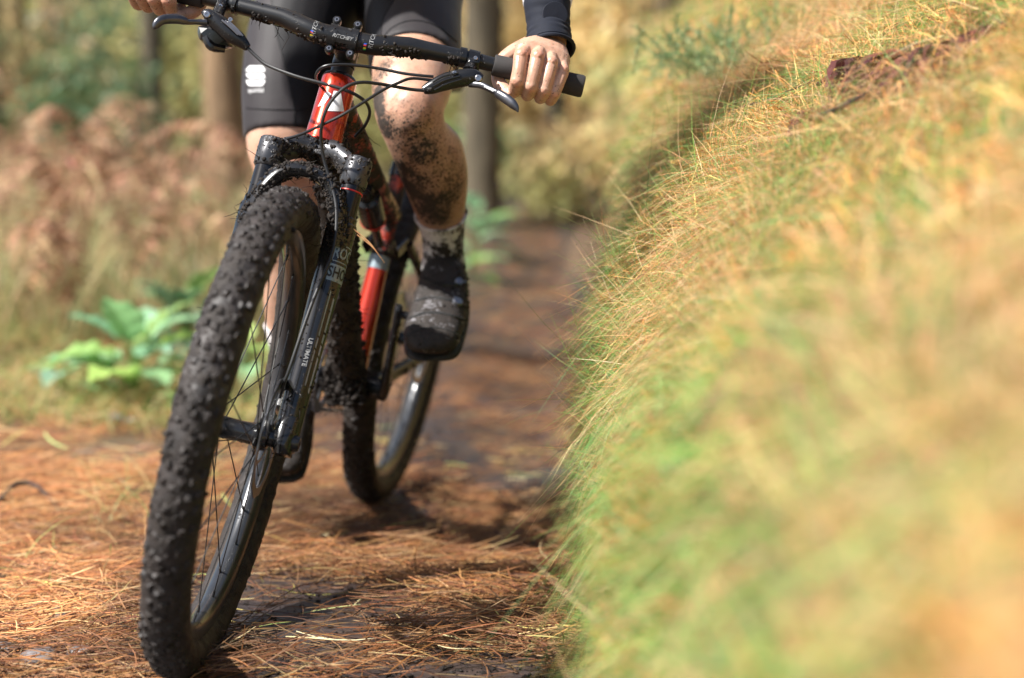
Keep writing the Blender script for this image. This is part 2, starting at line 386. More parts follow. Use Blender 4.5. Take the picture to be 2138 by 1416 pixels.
TY = np.repeat(ty[:, None], 28, 1)
TZ = h_ground(TX, TY) + 0.006 - 0.012 * (np.abs(tu)[None, :] > 0.97)
make('trail', np.stack([TX, TY, TZ], -1).reshape(-1, 3), grid_faces(28, len(ty)), M['trail'], kind='structure')

BP = np.array([(0.16, -0.15), (0.170, 0.02), (0.178, 0.18), (0.194, 0.38), (0.242, 0.545), (0.34, 0.70), (0.48, 0.82), (0.66, 0.945), (0.82, 1.04), (1.05, 1.17), (1.4, 1.35), (2.2, 1.62), (4.0, 1.95), (9.0, 2.7), (30, 4.5)])
BS = np.concatenate([[0], np.cumsum(np.linalg.norm(np.diff(BP, axis=0), axis=1))])
def bank_pt(s, y):
    s = np.asarray(s, float); y = np.asarray(y, float)
    x = np.interp(s, BS, BP[:, 0]); z = np.interp(s, BS, BP[:, 1])
    x = x - 0.05 * (1 - smooth(1.0, 2.2, y)) * (1 - smooth(0.3, 1.0, x)) + 0.13 * np.clip(0.35 * np.log1p(np.exp((y - 2.8) / 0.35)), 0, 5) + 0.03 * np.clip(y - 7.7, 0, 40)
    P = np.stack([s, y, 0 * s + 3.3], -1).reshape(-1, 3)
    n = (vnoise(P + 2.2, 1.7) * 0.03 + vnoise(P, 4.0) * 0.040 + vnoise(P, 9.5) * 0.022).reshape(s.shape)
    z = z + smooth(0.25, 0.6, s) * (0.30 * np.clip(0.35 * np.log1p(np.exp((y - 2.45) / 0.35)), 0, 1.8) + 0.08 * np.clip(y - 4.2, 0, 3) - 0.06) + h_ground(np.full_like(y, 0.1), y) * 0.9 + n * smooth(0.1, 0.5, s)
    return np.stack([x - n * 0.7, y, z], -1)
bs = np.concatenate([np.linspace(0, 2.2, 70), np.linspace(2.3, 8, 20), np.linspace(9, BS[-1], 12)]); by = np.concatenate([np.linspace(-1.5, 6, 150), np.linspace(6.1, 40, 80)])
S_, Y_ = np.meshgrid(bs, by)
bank_o = make('bank', bank_pt(S_, Y_).reshape(-1, 3), grid_faces(len(bs), len(by)), M['bank'], kind='structure')

# ------------------------------------------------------------------ ribbons: needles, grass blades (one vectorised maker)
def ribbons(name, P, side, width, colr, mat, st=(1, 0.9, 0.75, 0.15), **kw):
    """P: (N,K,3) spine points; side: (N,3) ribbon side vector; width (N,); colr (N,3)"""
    N, K = P.shape[:2]; w = np.asarray(st)[None, :, None] * width[:, None, None] * 0.5
    V = np.stack([P - side[:, None, :] * w, P + side[:, None, :] * w], 2).reshape(N * K * 2, 3)
    base = (np.arange(N) * K * 2)[:, None]; k = np.arange(K - 1)[None, :] * 2
    i = (base + k).ravel(); F = np.stack([i, i + 1, i + 3, i + 2], 1)
    c = np.repeat(colr, K * 2, axis=0)
    return make(name, V, F, mat, col=c, smooth_=True, **kw)
def pick(cols, n, jit=0.18, p=None):
    c = np.asarray(cols, float)[rng.choice(len(cols), n, p=p)]
    return np.clip(c * (1 + jit * rng.normal(size=(n, 1))) * (1 + 0.06 * rng.normal(size=(n, 3))), 0.004, 0.95)

# ================================================================== the bicycle: pose
WB, HA, AC, HB = 1.1135, 1.1891, 0.4591, 0.6247
LEAN, STEER, YAW, RX, RY = -0.1812, 0.1259, 0.1531, -0.3001, 3.3114
RW = 0.368
def rotm(ax, a): return np.array(Matrix.Rotation(a, 4, Vector(ax)))
MW = tr((RX, RY, 0.004)) @ rotm((0, 0, 1), -math.pi / 2 - YAW) @ rotm((1, 0, 0), LEAN)
U = np.array([-math.cos(HA), 0, math.sin(HA)]); NN = np.array([math.sin(HA), 0, math.cos(HA)])
AX = np.array([WB, 0, RW]); A0 = AX - 0.044 * NN
MF = MW @ tr(A0) @ rotm(U, STEER) @ frame((0, 0, 0), NN, (0, 1, 0), U)      # steering frame: x ahead, y left, z up the steering axis
bike = empty('mountain_bike', MW, 'red and black full suspension mountain bike caked in mud, ridden towards the viewer', 'bicycle')

# ------------------------------------------------------------------ wheels
def wheel(name, MA, seed, disc_side=1, label=None):
    """MA: frame at the axle, y along the axle, x ahead"""
    lr = np.random.default_rng(seed)
    ML = MA @ frame((0, 0, 0), (1, 0, 0), (0, 0, 1), (0, -1, 0)) if False else MA
    n = 180; a = np.linspace(0, 2 * np.pi, n, endpoint=False)
    def ringpts(r, y): return np.stack([r * np.cos(a), np.full(n, y), r * np.sin(a)], 1)
    # rim
    prof = [(0.315, 0.0165), (0.309, 0.0185), (0.300, 0.0178), (0.288, 0.0135), (0.2825, 0.0075), (0.281, 0.0), (0.2825, -0.0075), (0.288, -0.0135), (0.300, -0.0178), (0.309, -0.0185), (0.315, -0.0165)]
    mb = MB(MA); R0 = np.array([ringpts(r, y) for r, y in prof]); m = len(prof)
    V = R0.transpose(1, 0, 2).reshape(-1, 3); F = []
    for i in range(n):
        for j in range(m): F.append((i * m + j, ((i + 1) % n) * m + j, ((i + 1) % n) * m + (j + 1) % m, i * m + (j + 1) % m))
    mb.add(V, F); rim = mb.build(name, M['rim'], bike, label=label)
    # tyre carcass with packed mud
    rc, rt = 0.3292, 0.0305; k = 22; n2 = 360; aa = np.linspace(0, 2 * np.pi, n2, endpoint=False)
    q = np.linspace(-0.83 * np.pi, 0.83 * np.pi, k)
    A2, Q2 = np.meshgrid(aa, q, indexing='ij')
    def surf(A2, Q2, ex=0.0):
        rr = rc + (rt + ex) * np.cos(Q2); return np.stack([rr * np.cos(A2), (rt + ex) * np.sin(Q2) * 1.02, rr * np.sin(A2)], -1)
    P0 = surf(A2, Q2).reshape(-1, 3)
    nzz = (0.0024 + fbm(P0, 90, 3) * 0.0024 + fbm(P0 + 5, 16, 2) * 0.0012).reshape(A2.shape) * np.clip(np.cos(Q2 * 0.6), 0, 1)
    V = surf(A2, Q2, nzz).reshape(-1, 3); F = []
    for i in range(n2):
        i1 = (i + 1) % n2
        for j in range(k - 1): F.append((i * k + j, i1 * k + j, i1 * k + j + 1, i * k + j + 1))
    tyre = MB(MA).add(V, F).build('tyre', M['tyre'], rim)
    # tread knobs
    kb = MB(MA); NR = 88
    for row, (qa, w, l, hgt, off) in enumerate(((0.16, 0.0080, 0.0100, 0.0062, 0), (-0.16, 0.0080, 0.0100, 0.0062, 0.5), (0.52, 0.0080, 0.0100, 0.0062, 0.25), (-0.52, 0.0080, 0.0100, 0.0062, 0.75), (0.92, 0.0085, 0.0105, 0.0062, 0.5), (-0.92, 0.0085, 0.0105, 0.0062, 0.0))):
        for i in range(NR):
            th = 2 * np.pi * (i + off + 0.1 * lr.normal()) / NR; qq = qa + 0.05 * lr.normal()
            c = surf(np.array(th), np.array(qq)); nr = np.array([np.cos(qq) * np.cos(th), np.sin(qq), np.cos(qq) * np.sin(th)])
            tg = np.array([-np.sin(th), 0, np.cos(th)]); sd = np.cross(nr, tg)
            tw = lr.normal() * 0.2; tg, sd = tg * math.cos(tw) + sd * math.sin(tw), sd * math.cos(tw) - tg * math.sin(tw)
            hh = hgt * (0.55 + 0.5 * lr.random()); ww = w * (0.85 + 0.4 * lr.random()) / 2; ll = l * (0.85 + 0.4 * lr.random()) / 2
            Vb = []
            for z_, sc in ((-0.002, 1.3), (hh * 0.6, 1.0), (hh, 0.55)):
                for sx, sy in ((-1, -1), (1, -1), (1, 1), (-1, 1)):
                    Vb.append(c + nr * (z_ + lr.normal() * 0.0004) + tg * sx * ll * sc * (1 + 0.1 * lr.normal()) + sd * sy * ww * sc * (1 + 0.1 * lr.normal()))
            kb.add(np.array(Vb), [(0, 1, 5, 4), (1, 2, 6, 5), (2, 3, 7, 6), (3, 0, 4, 7), (4, 5, 9, 8), (5, 6, 10, 9), (6, 7, 11, 10), (7, 4, 8, 11), (8, 9, 10, 11)])
    kb.build('tread_knobs', M['tyre'], rim, kind='stuff', sharp=50)
    # clods and needles stuck in the tread
    mb = MB(MA)
    for i in range(350):
        th = lr.random() * 2 * np.pi; qq = lr.normal() * 0.75
        mb.chunk(surf(np.array(th), np.array(np.clip(qq, -1.5, 1.5)), 0.002), 0.0012 + 0.0045 * lr.random() ** 3, 0.5)
    mb.build('mud_clods', M['mud'], rim, kind='stuff')
    # hub along y
    MH = MA @ frame((0, 0, 0), (1, 0, 0), (0, 0, -1), (0, 1, 0))
    mb = MB().lathe([(0.009, -0.056), (0.012, -0.055), (0.012, -0.047), (0.014, -0.043), (0.026, -0.040), (0.027, -0.037), (0.020, -0.034), (0.0165, -0.026), (0.0155, 0.0), (0.0165, 0.022), (0.022, 0.027), (0.029, 0.029), (0.029, 0.032), (0.022, 0.034), (0.020, 0.044), (0.013, 0.047), (0.012, 0.055), (0.009, 0.056)], MH, 28)
    mb.build('hub', M['gloss_black'], rim)
    ns = 28
    for i in range(ns):
        side = 1 if i % 2 else -1; th = 2 * np.pi * i / ns; lead = 1 if (i // 2) % 2 else -1
        hp = th + lead * 1.05; fr = 0.0265
        p0 = np.array([fr * np.cos(hp), side * 0.0345 - (0.004 if side > 0 else -0.002), fr * np.sin(hp)]); p1 = np.array([0.283 * np.cos(th), side * 0.003, 0.283 * np.sin(th)])
        mb = MB(MA).tube([p0, p1], 0.00095, 6); d = nrm(p0 - p1); mb.tube([p1, p1 + d * 0.012], 0.0019, 6)
        mb.build('spoke', M['black_clean'], rim)
    # disc rotor
    sy = disc_side * 0.0455
    mb = MB(MA); no = 96; a3 = np.linspace(0, 2 * np.pi, no, endpoint=False)
    rr = [0.0895 + 0.0016 * np.sin(a3 * 12), np.full(no, 0.075)]
    V = []
    for y_ in (sy - 0.001, sy + 0.001):
        for r in rr: V.append(np.stack([r * np.cos(a3), np.full(no, y_), r * np.sin(a3)], 1))
    V = np.vstack(V); F = []
    for i in range(no):
        j = (i + 1) % no; F += [(i, j, no + j, no + i), (2 * no + i, 3 * no + i, 3 * no + j, 2 * no + j), (i, 2 * no + i, 2 * no + j, j), (no + i, no + j, 3 * no + j, 3 * no + i)]
    mb.add(V, F)
    for i in range(6):
        t0 = 2 * np.pi * i / 6; t1 = t0 + 0.5
        mb.tube([np.array([0.022 * np.cos(t0), sy, 0.022 * np.sin(t0)]), np.array([0.05 * np.cos(t0 + 0.3), sy, 0.05 * np.sin(t0 + 0.3)]), np.array([0.077 * np.cos(t1), sy, 0.077 * np.sin(t1)])], [0.004, 0.003, 0.0035], 6, sub=6, flat=0.35, hint=(0, 1, 0))
    mb.build('disc_rotor', M['metal'], rim)
    return rim
MFA = MF @ tr((0.044, 0, 0)); front = wheel('front_wheel', MFA @ rotm((0, 1, 0), 0.13), 3)
MRA = MW @ tr((0, 0, RW)); rear = wheel('rear_wheel', MRA @ rotm((0, 1, 0), 0.4), 4)
# lettering helper: flat text polygons from the built-in font
def text_geo(s, size=1.0, shear=0.0, space=1.0, bold=0.0):
    cu = bpy.data.curves.new('t', 'FONT'); cu.body = s; cu.size = size; cu.align_x = 'CENTER'; cu.align_y = 'CENTER'; cu.shear = shear; cu.space_character = space; cu.offset = bold; cu.resolution_u = 3
    o = bpy.data.objects.new('t', cu); COL.objects.link(o); dg = bpy.context.evaluated_depsgraph_get(); dg.update()
    me = bpy.data.meshes.new_from_object(o.evaluated_get(dg))
    V = np.array([v.co[:] for v in me.vertices]).reshape(-1, 3); F = [tuple(p.vertices) for p in me.polygons]
    bpy.data.objects.remove(o); bpy.data.curves.remove(cu); bpy.data.meshes.remove(me)
    return V[:, :2], F
def wrap_cyl(V2, MC, r, a0, h0, rot=0.0):
    """lay flat points on a cylinder: x of the drawing goes round it, y along its z axis (rot turns the drawing)"""
    c, s_ = math.cos(rot), math.sin(rot); x = V2[:, 0] * c - V2[:, 1] * s_; y = V2[:, 0] * s_ + V2[:, 1] * c
    th = a0 + x / r; return xf(MC, np.stack([r * np.cos(th), r * np.sin(th), h0 + y], 1))
def grid2(w, h, nx_=8, ny_=2, cx=0, cy=0):
    xs = np.linspace(-w / 2, w / 2, nx_ + 1) + cx; ys = np.linspace(-h / 2, h / 2, ny_ + 1) + cy
    V = np.array([(x, y) for y in ys for x in xs]); F = [(j * (nx_ + 1) + i, j * (nx_ + 1) + i + 1, (j + 1) * (nx_ + 1) + i + 1, (j + 1) * (nx_ + 1) + i) for j in range(ny_) for i in range(nx_)]
    return V, F

# ------------------------------------------------------------------ fork (steering frame)
LB, LC = 0.033, 0.0672
fk = MB(MF)
fk.tube([(0, 0, AC - 0.012), (0, 0, AC + 0.012)], [0.026, 0.0255], 24)
for s in (-1, 1):
    fk.loft([((0.0, s * 0.004, AC + 0.002), (0.026, 0, 0), (0, 0, 0.022)), ((0.012, s * 0.022, AC + 0.001), (0.022, 0.004 * s, 0), (0, 0, 0.017)), ((0.026, s * 0.043, AC - 0.014), (0.017, 0.008 * s, 0), (0, 0.006 * s, 0.014)), ((LB, s * 0.058, AC - 0.030), (0.017, 0, 0), (0, 0, 0.017)), ((LB, s * LC, AC - 0.034), (0.014, 0, 0), (0, 0, 0.018))], seg=20, p=2.4)
    fk.lathe([(0.0190, -0.034), (0.0210, -0.031), (0.0216, -0.01), (0.0214, 0.008), (0.0198, 0.0122), (0.015, 0.0135), (0.0145, 0.011), (0.004, 0.0112)], frame((LB, s * LC, AC - 0.021), (1, 0, 0), (0, 1, 0), (0, 0, 1)), 28)
fork = fk.build('fork', M['crown_grey'], bike)
MLEG = {}
for s in (-1, 1):
    ML = frame((LB, s * LC, 0), (1, 0, 0), (0, 1, 0), (0, 0, 1)); MLEG[s] = MF @ ML
    MB(MF).lathe([(0.0175, 0.20), (0.0175, AC - 0.04)], ML, 28).build('stanchion', M['stanchion'], fork)
    mb = MB(MF).lathe([(0.012, -0.016), (0.0185, -0.012), (0.0195, 0.02), (0.0198, 0.09), (0.0212, 0.18), (0.0222, 0.27), (0.0232, 0.305), (0.0236, 0.335), (0.0225, 0.342), (0.0205, 0.344), (0.0202, 0.352), (0.0182, 0.354)], ML, 30)
    mb.loft([((LB + 0.004, s * (LC + 0.002), -0.02), (0.016, 0, 0), (0, 0.014, 0)), ((0.042, s * LC, -0.008), (0.020, 0, 0), (0, 0.016, 0)), ((0.042, s * LC, 0.014), (0.018, 0, 0), (0, 0.016, 0)), ((LB, s * LC, 0.04), (0.018, 0, 0), (0, 0.017, 0))], seg=18)
    mb.build('lower_leg', M['gloss_black'], fork)
MB(MF).lathe([(0.0176, -0.0013), (0.0188, -0.0008), (0.0188, 0.0008), (0.0176, 0.0013)], frame((LB, LC, 0.395), (1, 0, 0), (0, 1, 0), (0, 0, 1)), 28, cap=False).build('o_ring', M['red_ring'], fork)
MB(MF).lathe([(0.0176, -0.0013), (0.0188, -0.0008), (0.0188, 0.0008), (0.0176, 0.0013)], frame((LB, -LC, 0.418), (1, 0, 0), (0, 1, 0), (0, 0, 1)), 28, cap=False).build('o_ring', M['black_clean'], fork)
# arch ahead of the legs, over the tyre
ar = MB(MF); pts = [(LB + 0.012, -0.070, 0.305), (LB + 0.026, -0.060, 0.352), (LB + 0.034, -0.036, 0.392), (LB + 0.037, 0.0, 0.402), (LB + 0.034, 0.036, 0.392), (LB + 0.026, 0.060, 0.352), (LB + 0.012, 0.070, 0.305)]
ar.tube(pts, [0.015, 0.014, 0.012, 0.011, 0.012, 0.014, 0.015], 12, sub=26, flat=1.25, hint=(1, 0, 0))
ar.tube([(p[0] - 0.026, p[1], p[2] + 0.004) for p in pts[1:-1]], 0.007, 8, sub=18)
ar.build('arch', M['gloss_black'], fork)
MB(MF).lathe([(0.0, -0.092), (0.011, -0.092), (0.0125, -0.088), (0.0125, 0.086), (0.0105, 0.091), (0.006, 0.091), (0.006, 0.087), (0, 0.087)], frame((0.044, 0, 0), (1, 0, 0), (0, 0, -1), (0, 1, 0)), 20, cap=False).build('through_axle', M['black'], fork)
# brake caliper behind the left leg
cal = MB(MF); MCAL = frame((-0.012, 0.049, 0.072), nrm((1, 0, 0.25)), (0, 1, 0), nrm((-0.25, 0, 1)))
cal.rbox((0, 0.004, 0), (0.040, 0.034, 0.062), MCAL, 0.5); cal.tube([(0.012, 0.058, 0.055), (-0.004, 0.052, 0.10), (0.0, 0.056, 0.125)], [0.009, 0.0075, 0.005], 10, sub=8)
cal.build('brake_caliper', M['black'], fork)
for z in (0.056, 0.092): MB(MF).tube([(-0.03, 0.058, z), (-0.026, 0.07, z)], 0.005, 8).build('caliper_bolt', M['bolt'], fork)
# lettering and stripes on the left leg (seen at image right)
c_w = np.array([0, 0, HC]); toc = np.linalg.inv(MLEG[1]) @ np.append(c_w, 1.0); A_CAM = math.atan2(toc[1], toc[0])
def leg_r(h): return np.interp(h, [0.02, 0.09, 0.18, 0.27, 0.305], [0.0195, 0.0198, 0.0212, 0.0222, 0.0232]) + 0.0005
def decal_leg(V2, F, a0, h0, mt, nm='lettering', ex=0.0):
    # drawing x goes round the leg towards its outer side, y up the leg
    th_r = leg_r(h0 + V2[:, 1]) + ex; th = a0 + V2[:, 0] / th_r
    V = xf(MLEG[1], np.stack([th_r * np.cos(th), th_r * np.sin(th), h0 + V2[:, 1]], 1))
    return make(nm, V, F, mt, fork, sharp=None)
a1 = A_CAM + 0.55
def outline(w, h, t):
    parts = [grid2(w, t, 8, 1, 0, h / 2), grid2(w, t, 8, 1, 0, -h / 2), grid2(t, h, 1, 2, -w / 2, 0), grid2(t, h, 1, 2, w / 2, 0)]
    V = np.vstack([p[0] for p in parts]); F = []; k = 0
    for p in parts: F += [tuple(i + k for i in f) for f in p[1]]; k += len(p[0])
    return V, F
V, F = outline(0.044, 0.026, 0.0016); decal_leg(V, F, a1 + 0.35, 0.295 - 0.002, M['silver_print'], 'print_frame')
V, F = text_geo('ROCK', 0.0235, space=1.02, bold=0.0006); decal_leg(V * [0.72, 1], F, a1 + 0.35, 0.293, M['silver_print'])
V, F = grid2(0.044, 0.026, 10, 2); decal_leg(V, F, a1 + 0.30, 0.262, M['silver_print'], 'print_block')
V, F = text_geo('SHOX', 0.0235, space=1.02, bold=0.0006); o = decal_leg(V * [0.72, 1], F, a1 + 0.30, 0.262, M['p_blackp'], ex=0.0005)
for v in o.data.vertices: v.co += Vector((0, 0, 0))
def stripe(pts_, nm, mt):
    Vq = np.array(pts_); n_ = len(Vq) // 2; F_ = [(i, i + 1, n_ + i + 1, n_ + i) for i in range(n_ - 1)]
    return decal_leg(Vq, F_, a1, 0.0, mt, nm)
def stripe_band(h0, h1, x0, x1, nm, mt, n_=14):
    hs = np.linspace(h0, h1, n_); L = np.stack([np.full(n_, x0), hs], 1); Rr = np.stack([np.full(n_, x1), hs - 0.012], 1)
    return stripe(np.vstack([L, Rr]), nm, mt)
stripe_band(0.235, 0.165, -0.004, 0.008, 'print_stripe', M['silver_print']); stripe_band(0.161, 0.146, -0.004, 0.008, 'print_stripe', M['grey_print']); stripe_band(0.142, 0.088, -0.004, 0.008, 'print_stripe', M['grey_print'])
V, F = text_geo('ULTIMATE', 0.0095, bold=0.0002); Vr = np.stack([V[:, 1], -V[:, 0]], 1); decal_leg(Vr, F, a1 - 0.62, 0.135, M['soft_print'])
V, F = text_geo('DEBONAIR', 0.0085, bold=0.0002)
th = A_CAM + 0.25 + V[:, 0] / 0.0178; make('lettering', xf(MLEG[1], np.stack([0.0178 * np.cos(th), 0.0178 * np.sin(th), 0.414 + V[:, 1]], 1)), F, M['soft_print'], fork, sharp=None)

# ------------------------------------------------------------------ handlebar, stem
def bar_pt(c):
    a = abs(c); rise = np.interp(a, [0, 0.045, 0.10, 0.20, 0.37], [0, 0.001, 0.015, 0.023, 0.0287]); back = np.interp(a, [0, 0.05, 0.10, 0.20, 0.37], [0, 0, 0.006, 0.0185, 0.037])
    return np.array([0.063 - back, c, HB + rise])
def bar_r(c): return np.interp(abs(c), [0, 0.045, 0.08, 0.13, 0.19, 0.24, 0.4], [0.0162, 0.0162, 0.0156, 0.0138, 0.0122, 0.0112, 0.0112])
cs = np.linspace(-0.372, 0.372, 61)
bar = MB(MF).tube([bar_pt(c) for c in cs], [bar_r(c) for c in cs], 24, hint=(1, 0, 0)).build('handlebar', M['carbon'], bike)
for s in (-1, 1):
    cc = s * np.array([0.232, 0.234, 0.27, 0.31, 0.345, 0.372, 0.3765, 0.3775]); MB(MF).tube([bar_pt(c) for c in cc], [0.0155, 0.0168, 0.0170, 0.0168, 0.0170, 0.0178, 0.0165, 0.012], 22, hint=(1, 0, 0)).build('grip', M['grip'], bar)
st = MB(MF)
st.loft([((0.0, 0, HB - 0.001), (0, 0.017, 0), (0, 0, 0.018)), ((0.02, 0, HB), (0, 0.0165, 0), (0, 0, 0.0165)), ((0.038, 0, HB), (0, 0.020, 0), (0, 0, 0.0175)), ((0.052, 0, HB), (0, 0.026, 0), (0, 0, 0.020)), ((0.062, 0, HB), (0, 0.027, 0), (0, 0, 0.0195))], seg=20, p=2.8)
st.lathe([(0.012, -0.021), (0.0185, -0.020), (0.0185, 0.020), (0.016, 0.0215), (0.004, 0.0215)], frame((0, 0, HB), (1, 0, 0), (0, 1, 0), (0, 0, 1)), 24)
st.lathe([(0.0178, 0), (0.0178, HB - 0.022 - (AC + 0.125))], frame((0, 0, AC + 0.125), (1, 0, 0), (0, 1, 0), (0, 0, 1)), 24)
stem = st.build('stem', M['carbon'], bike)
# face plate: curved H-shaped clamp with four bolts
MBAR = MF @ frame((0.063, 0, HB), (1, 0, 0), (0, 0, 1), (0, -1, 0))   # cylinder frame: angle 0 ahead, 90 deg up, z to the bike's right
fp = MB()
def plate(w0, w1, t0, t1, r0=0.0163, r1=0.0200, n_=12):
    ths = np.linspace(t0, t1, n_); ring = []
    for t in ths:
        pr = [(r0, w0), (r1, w0), (r1, w1), (r0, w1)]
        ring.append([(r * math.cos(t), r * math.sin(t), w) for r, w in pr])
    fp.rings(xf(MBAR, np.array(ring).reshape(-1, 3)).reshape(n_, 4, 3))
plate(-0.0115, 0.0115, R_(-42), R_(42))
for w in (-0.0165, 0.0165): plate(w - 0.0062, w + 0.0062, R_(-84), R_(84), r1=0.0204, n_=20)
bolts_at = []
for w in (-0.0165, 0.0165):
    for sg in (-1, 1):
        t = sg * R_(78); c_ = np.array([0.0205 * math.cos(t) + 0.001, 0.0205 * math.sin(t) + sg * 0.0045, w]); bolts_at.append(c_)
        fp.lathe([(0.0062, -0.006), (0.0066, -0.004), (0.0066, 0.0042), (0.0052, 0.0058), (0.0040, 0.0058)], MBAR @ frame(c_, (0, 1, 0), (0, 0, 1), (1, 0, 0)), 18)
plt = fp.build('face_plate', M['carbon'], stem)
for c_ in bolts_at:
    MB().lathe([(0.0036, 0.004), (0.0038, 0.0066), (0.0034, 0.0072), (0.0018, 0.0072), (0.0017, 0.0045), (0.0, 0.0045)], MBAR @ frame(c_, (0, 1, 0), (0, 0, 1), (1, 0, 0)), 14, cap=False).build('bolt', M['metal'], stem)
tocb = np.linalg.inv(MBAR) @ np.append(c_w, 1.0); A_BC = math.atan2(tocb[1], tocb[0])
def decal_bar(V2, F, w0, a0, mt, r=None, nm='lettering', par=None):
    # drawing x along the bar towards image right (bike's left = -z of MBAR), y up round it
    z = w0 - V2[:, 0]; rr = (np.array([bar_r(q) for q in z]) + 0.0005) if r is None else r
    t = a0 + V2[:, 1] / rr; lift = np.array([bar_pt(-q) for q in z]) - np.array([0.063, 0, HB])
    V = np.stack([rr * np.cos(t), rr * np.sin(t), z], 1); V[:, 0] += lift[:, 0]; V[:, 1] += lift[:, 2]
    return make(nm, xf(MBAR, V), F, mt, par or bar, sharp=None)
V, F = text_geo('RITCHEY', 0.0078, shear=0.3, bold=0.0002); decal_bar(V, F, 0.0, A_BC + 0.12, M['soft_print'], r=0.0210, par=stem)
for s in (-1, 1):
    V, F = text_geo('RITCHEY', 0.0098, shear=0.2); Vr = np.stack([-V[:, 1], V[:, 0]], 1); decal_bar(Vr, F, -s * 0.045, A_BC + 0.75, M['soft_print'])
    for q, nm in enumerate(('blue', 'redp', 'blackp', 'yellow', 'green')):
        V, F = grid2(0.0042, 0.0022, 1, 2); V = V + np.stack([V[:, 1] * 0.5, 0 * V[:, 1]], 1); decal_bar(V, F, -s * (0.036 if s > 0 else 0.048), A_BC - 0.02 - q * 0.0022 / 0.0165, M['p_' + nm], nm='print_stripe')

# ------------------------------------------------------------------ frame (bike frame axes)
def ax_pt(a): return A0 + a * U
HT0, HT1 = AC + 0.012, AC + 0.124
fr = MB(MW); MHT = frame(ax_pt(0), NN, (0, 1, 0), U)
fr.lathe([(0.0268, HT0), (0.0295, HT0 + 0.002), (0.0292, HT0 + 0.02), (0.0282, HT0 + 0.05), (0.0278, HT0 + 0.085), (0.0280, HT1 - 0.003), (0.0262, HT1)], MHT, 36)
frame_o = fr.build('frame', M['red'], bike)
MB(MW).lathe([(0.0262, HT1 - 0.001), (0.0276, HT1 + 0.0005), (0.0255, HT1 + 0.004), (0.018, HT1 + 0.006)], MHT, 30).build('headset_cap', M['black'], frame_o)
BBp = np.array([0.435, 0, 0.335]); STt = np.array([0.305, 0, 0.785])
def st_at(z): return BBp + (STt - BBp) * (z - BBp[2]) / (STt[2] - BBp[2])
tt0 = ax_pt(HT1 - 0.030); tt1 = st_at(0.655)
MB(MW).tube([tt0 + NN * 0.0, tt0 * 0.72 + tt1 * 0.28 + [0, 0, -0.002], tt0 * 0.35 + tt1 * 0.65 + [0, 0, -0.006], tt1], [0.024, 0.026, 0.0255, 0.024], 20, sub=14, flat=0.85).build('top_tube', M['red_muddy'], frame_o)
dt0 = ax_pt(HT0 + 0.028)
MB(MW).tube([dt0, dt0 + np.array([-0.10, 0, -0.085]), BBp * 0.65 + dt0 * 0.35 + [0, 0, -0.01], BBp + [0.03, 0, 0.02]], [0.027, 0.031, 0.031, 0.032], 20, sub=16).build('down_tube', M['red_caked'], frame_o)
MB(MW).tube([BBp, st_at(0.55)], [0.0255, 0.0195], 20, sub=8).build('seat_tube', M['red'], frame_o)
MB(MW).tube([st_at(0.55), st_at(0.575)], 0.0205, 20).build('seat_tube_collar', M['silver_print'], frame_o)
MB(MW).tube([st_at(0.575), st_at(0.73)], [0.018, 0.017], 20, sub=5).build('seat_tube_upper', M['red_muddy'], frame_o)
MB(MW).tube([st_at(0.728), st_at(0.755)], [0.020, 0.0195], 20).build('seat_clamp', M['black'], frame_o)
MB(MW).tube([st_at(0.75), st_at(0.885)], 0.0145, 18).build('seat_post', M['black'], frame_o)
sd = MB(MW); sc_ = st_at(0.90)
sd.loft([(sc_ + [-0.14, 0, 0.018], (0, 0.055, 0), (0, 0, 0.012)), (sc_ + [-0.10, 0, 0.022], (0, 0.068, 0), (0, 0, 0.018)), (sc_ + [-0.02, 0, 0.016], (0, 0.045, 0), (0, 0, 0.018)), (sc_ + [0.06, 0, 0.014], (0, 0.022, 0), (0, 0, 0.016)), (sc_ + [0.13, 0, 0.010], (0, 0.015, 0), (0, 0, 0.012))], seg=20)
sd.tube([sc_ + [-0.06, 0.02, 0], sc_ + [0.05, 0.02, -0.004]], 0.0035, 8); sd.tube([sc_ + [-0.06, -0.02, 0], sc_ + [0.05, -0.02, -0.004]], 0.0035, 8)
sd.build('saddle', M['black'], frame_o)
sh = MB(MW); s0 = tt0 * 0.45 + tt1 * 0.55 + np.array([0, 0, -0.035]); s1 = st_at(0.60) + np.array([0.030, 0, 0]); dsh = nrm(s1 - s0)
sh.tube([s0, s0 + dsh * 0.03, s0 + dsh * 0.034, s0 + dsh * 0.115], [0.014, 0.016, 0.024, 0.024], 20); sh.tube([s0 + dsh * 0.11, s1], 0.009, 14)
shock = sh.build('rear_shock', M['black'], frame_o)
MB(MW).tube([s0 + dsh * 0.116, s0 + dsh * 0.120], 0.0246, 20).build('shock_ring', M['red_ring'], shock)
lk = MB(MW)
for s in (-1, 1):
    lk.loft([(st_at(0.60) + [0.045, s * 0.026, 0.004], (0.012, 0, 0), (0, 0.004, 0.010)), (st_at(0.585) + [0.0, s * 0.030, 0], (0.010, 0, 0.010), (0, 0.005, 0)), (st_at(0.585) + [-0.065, s * 0.034, 0.02], (0.008, 0, 0.010), (0, 0.005, 0))], seg=14)
lk.build('rocker_link', M['black'], frame_o)
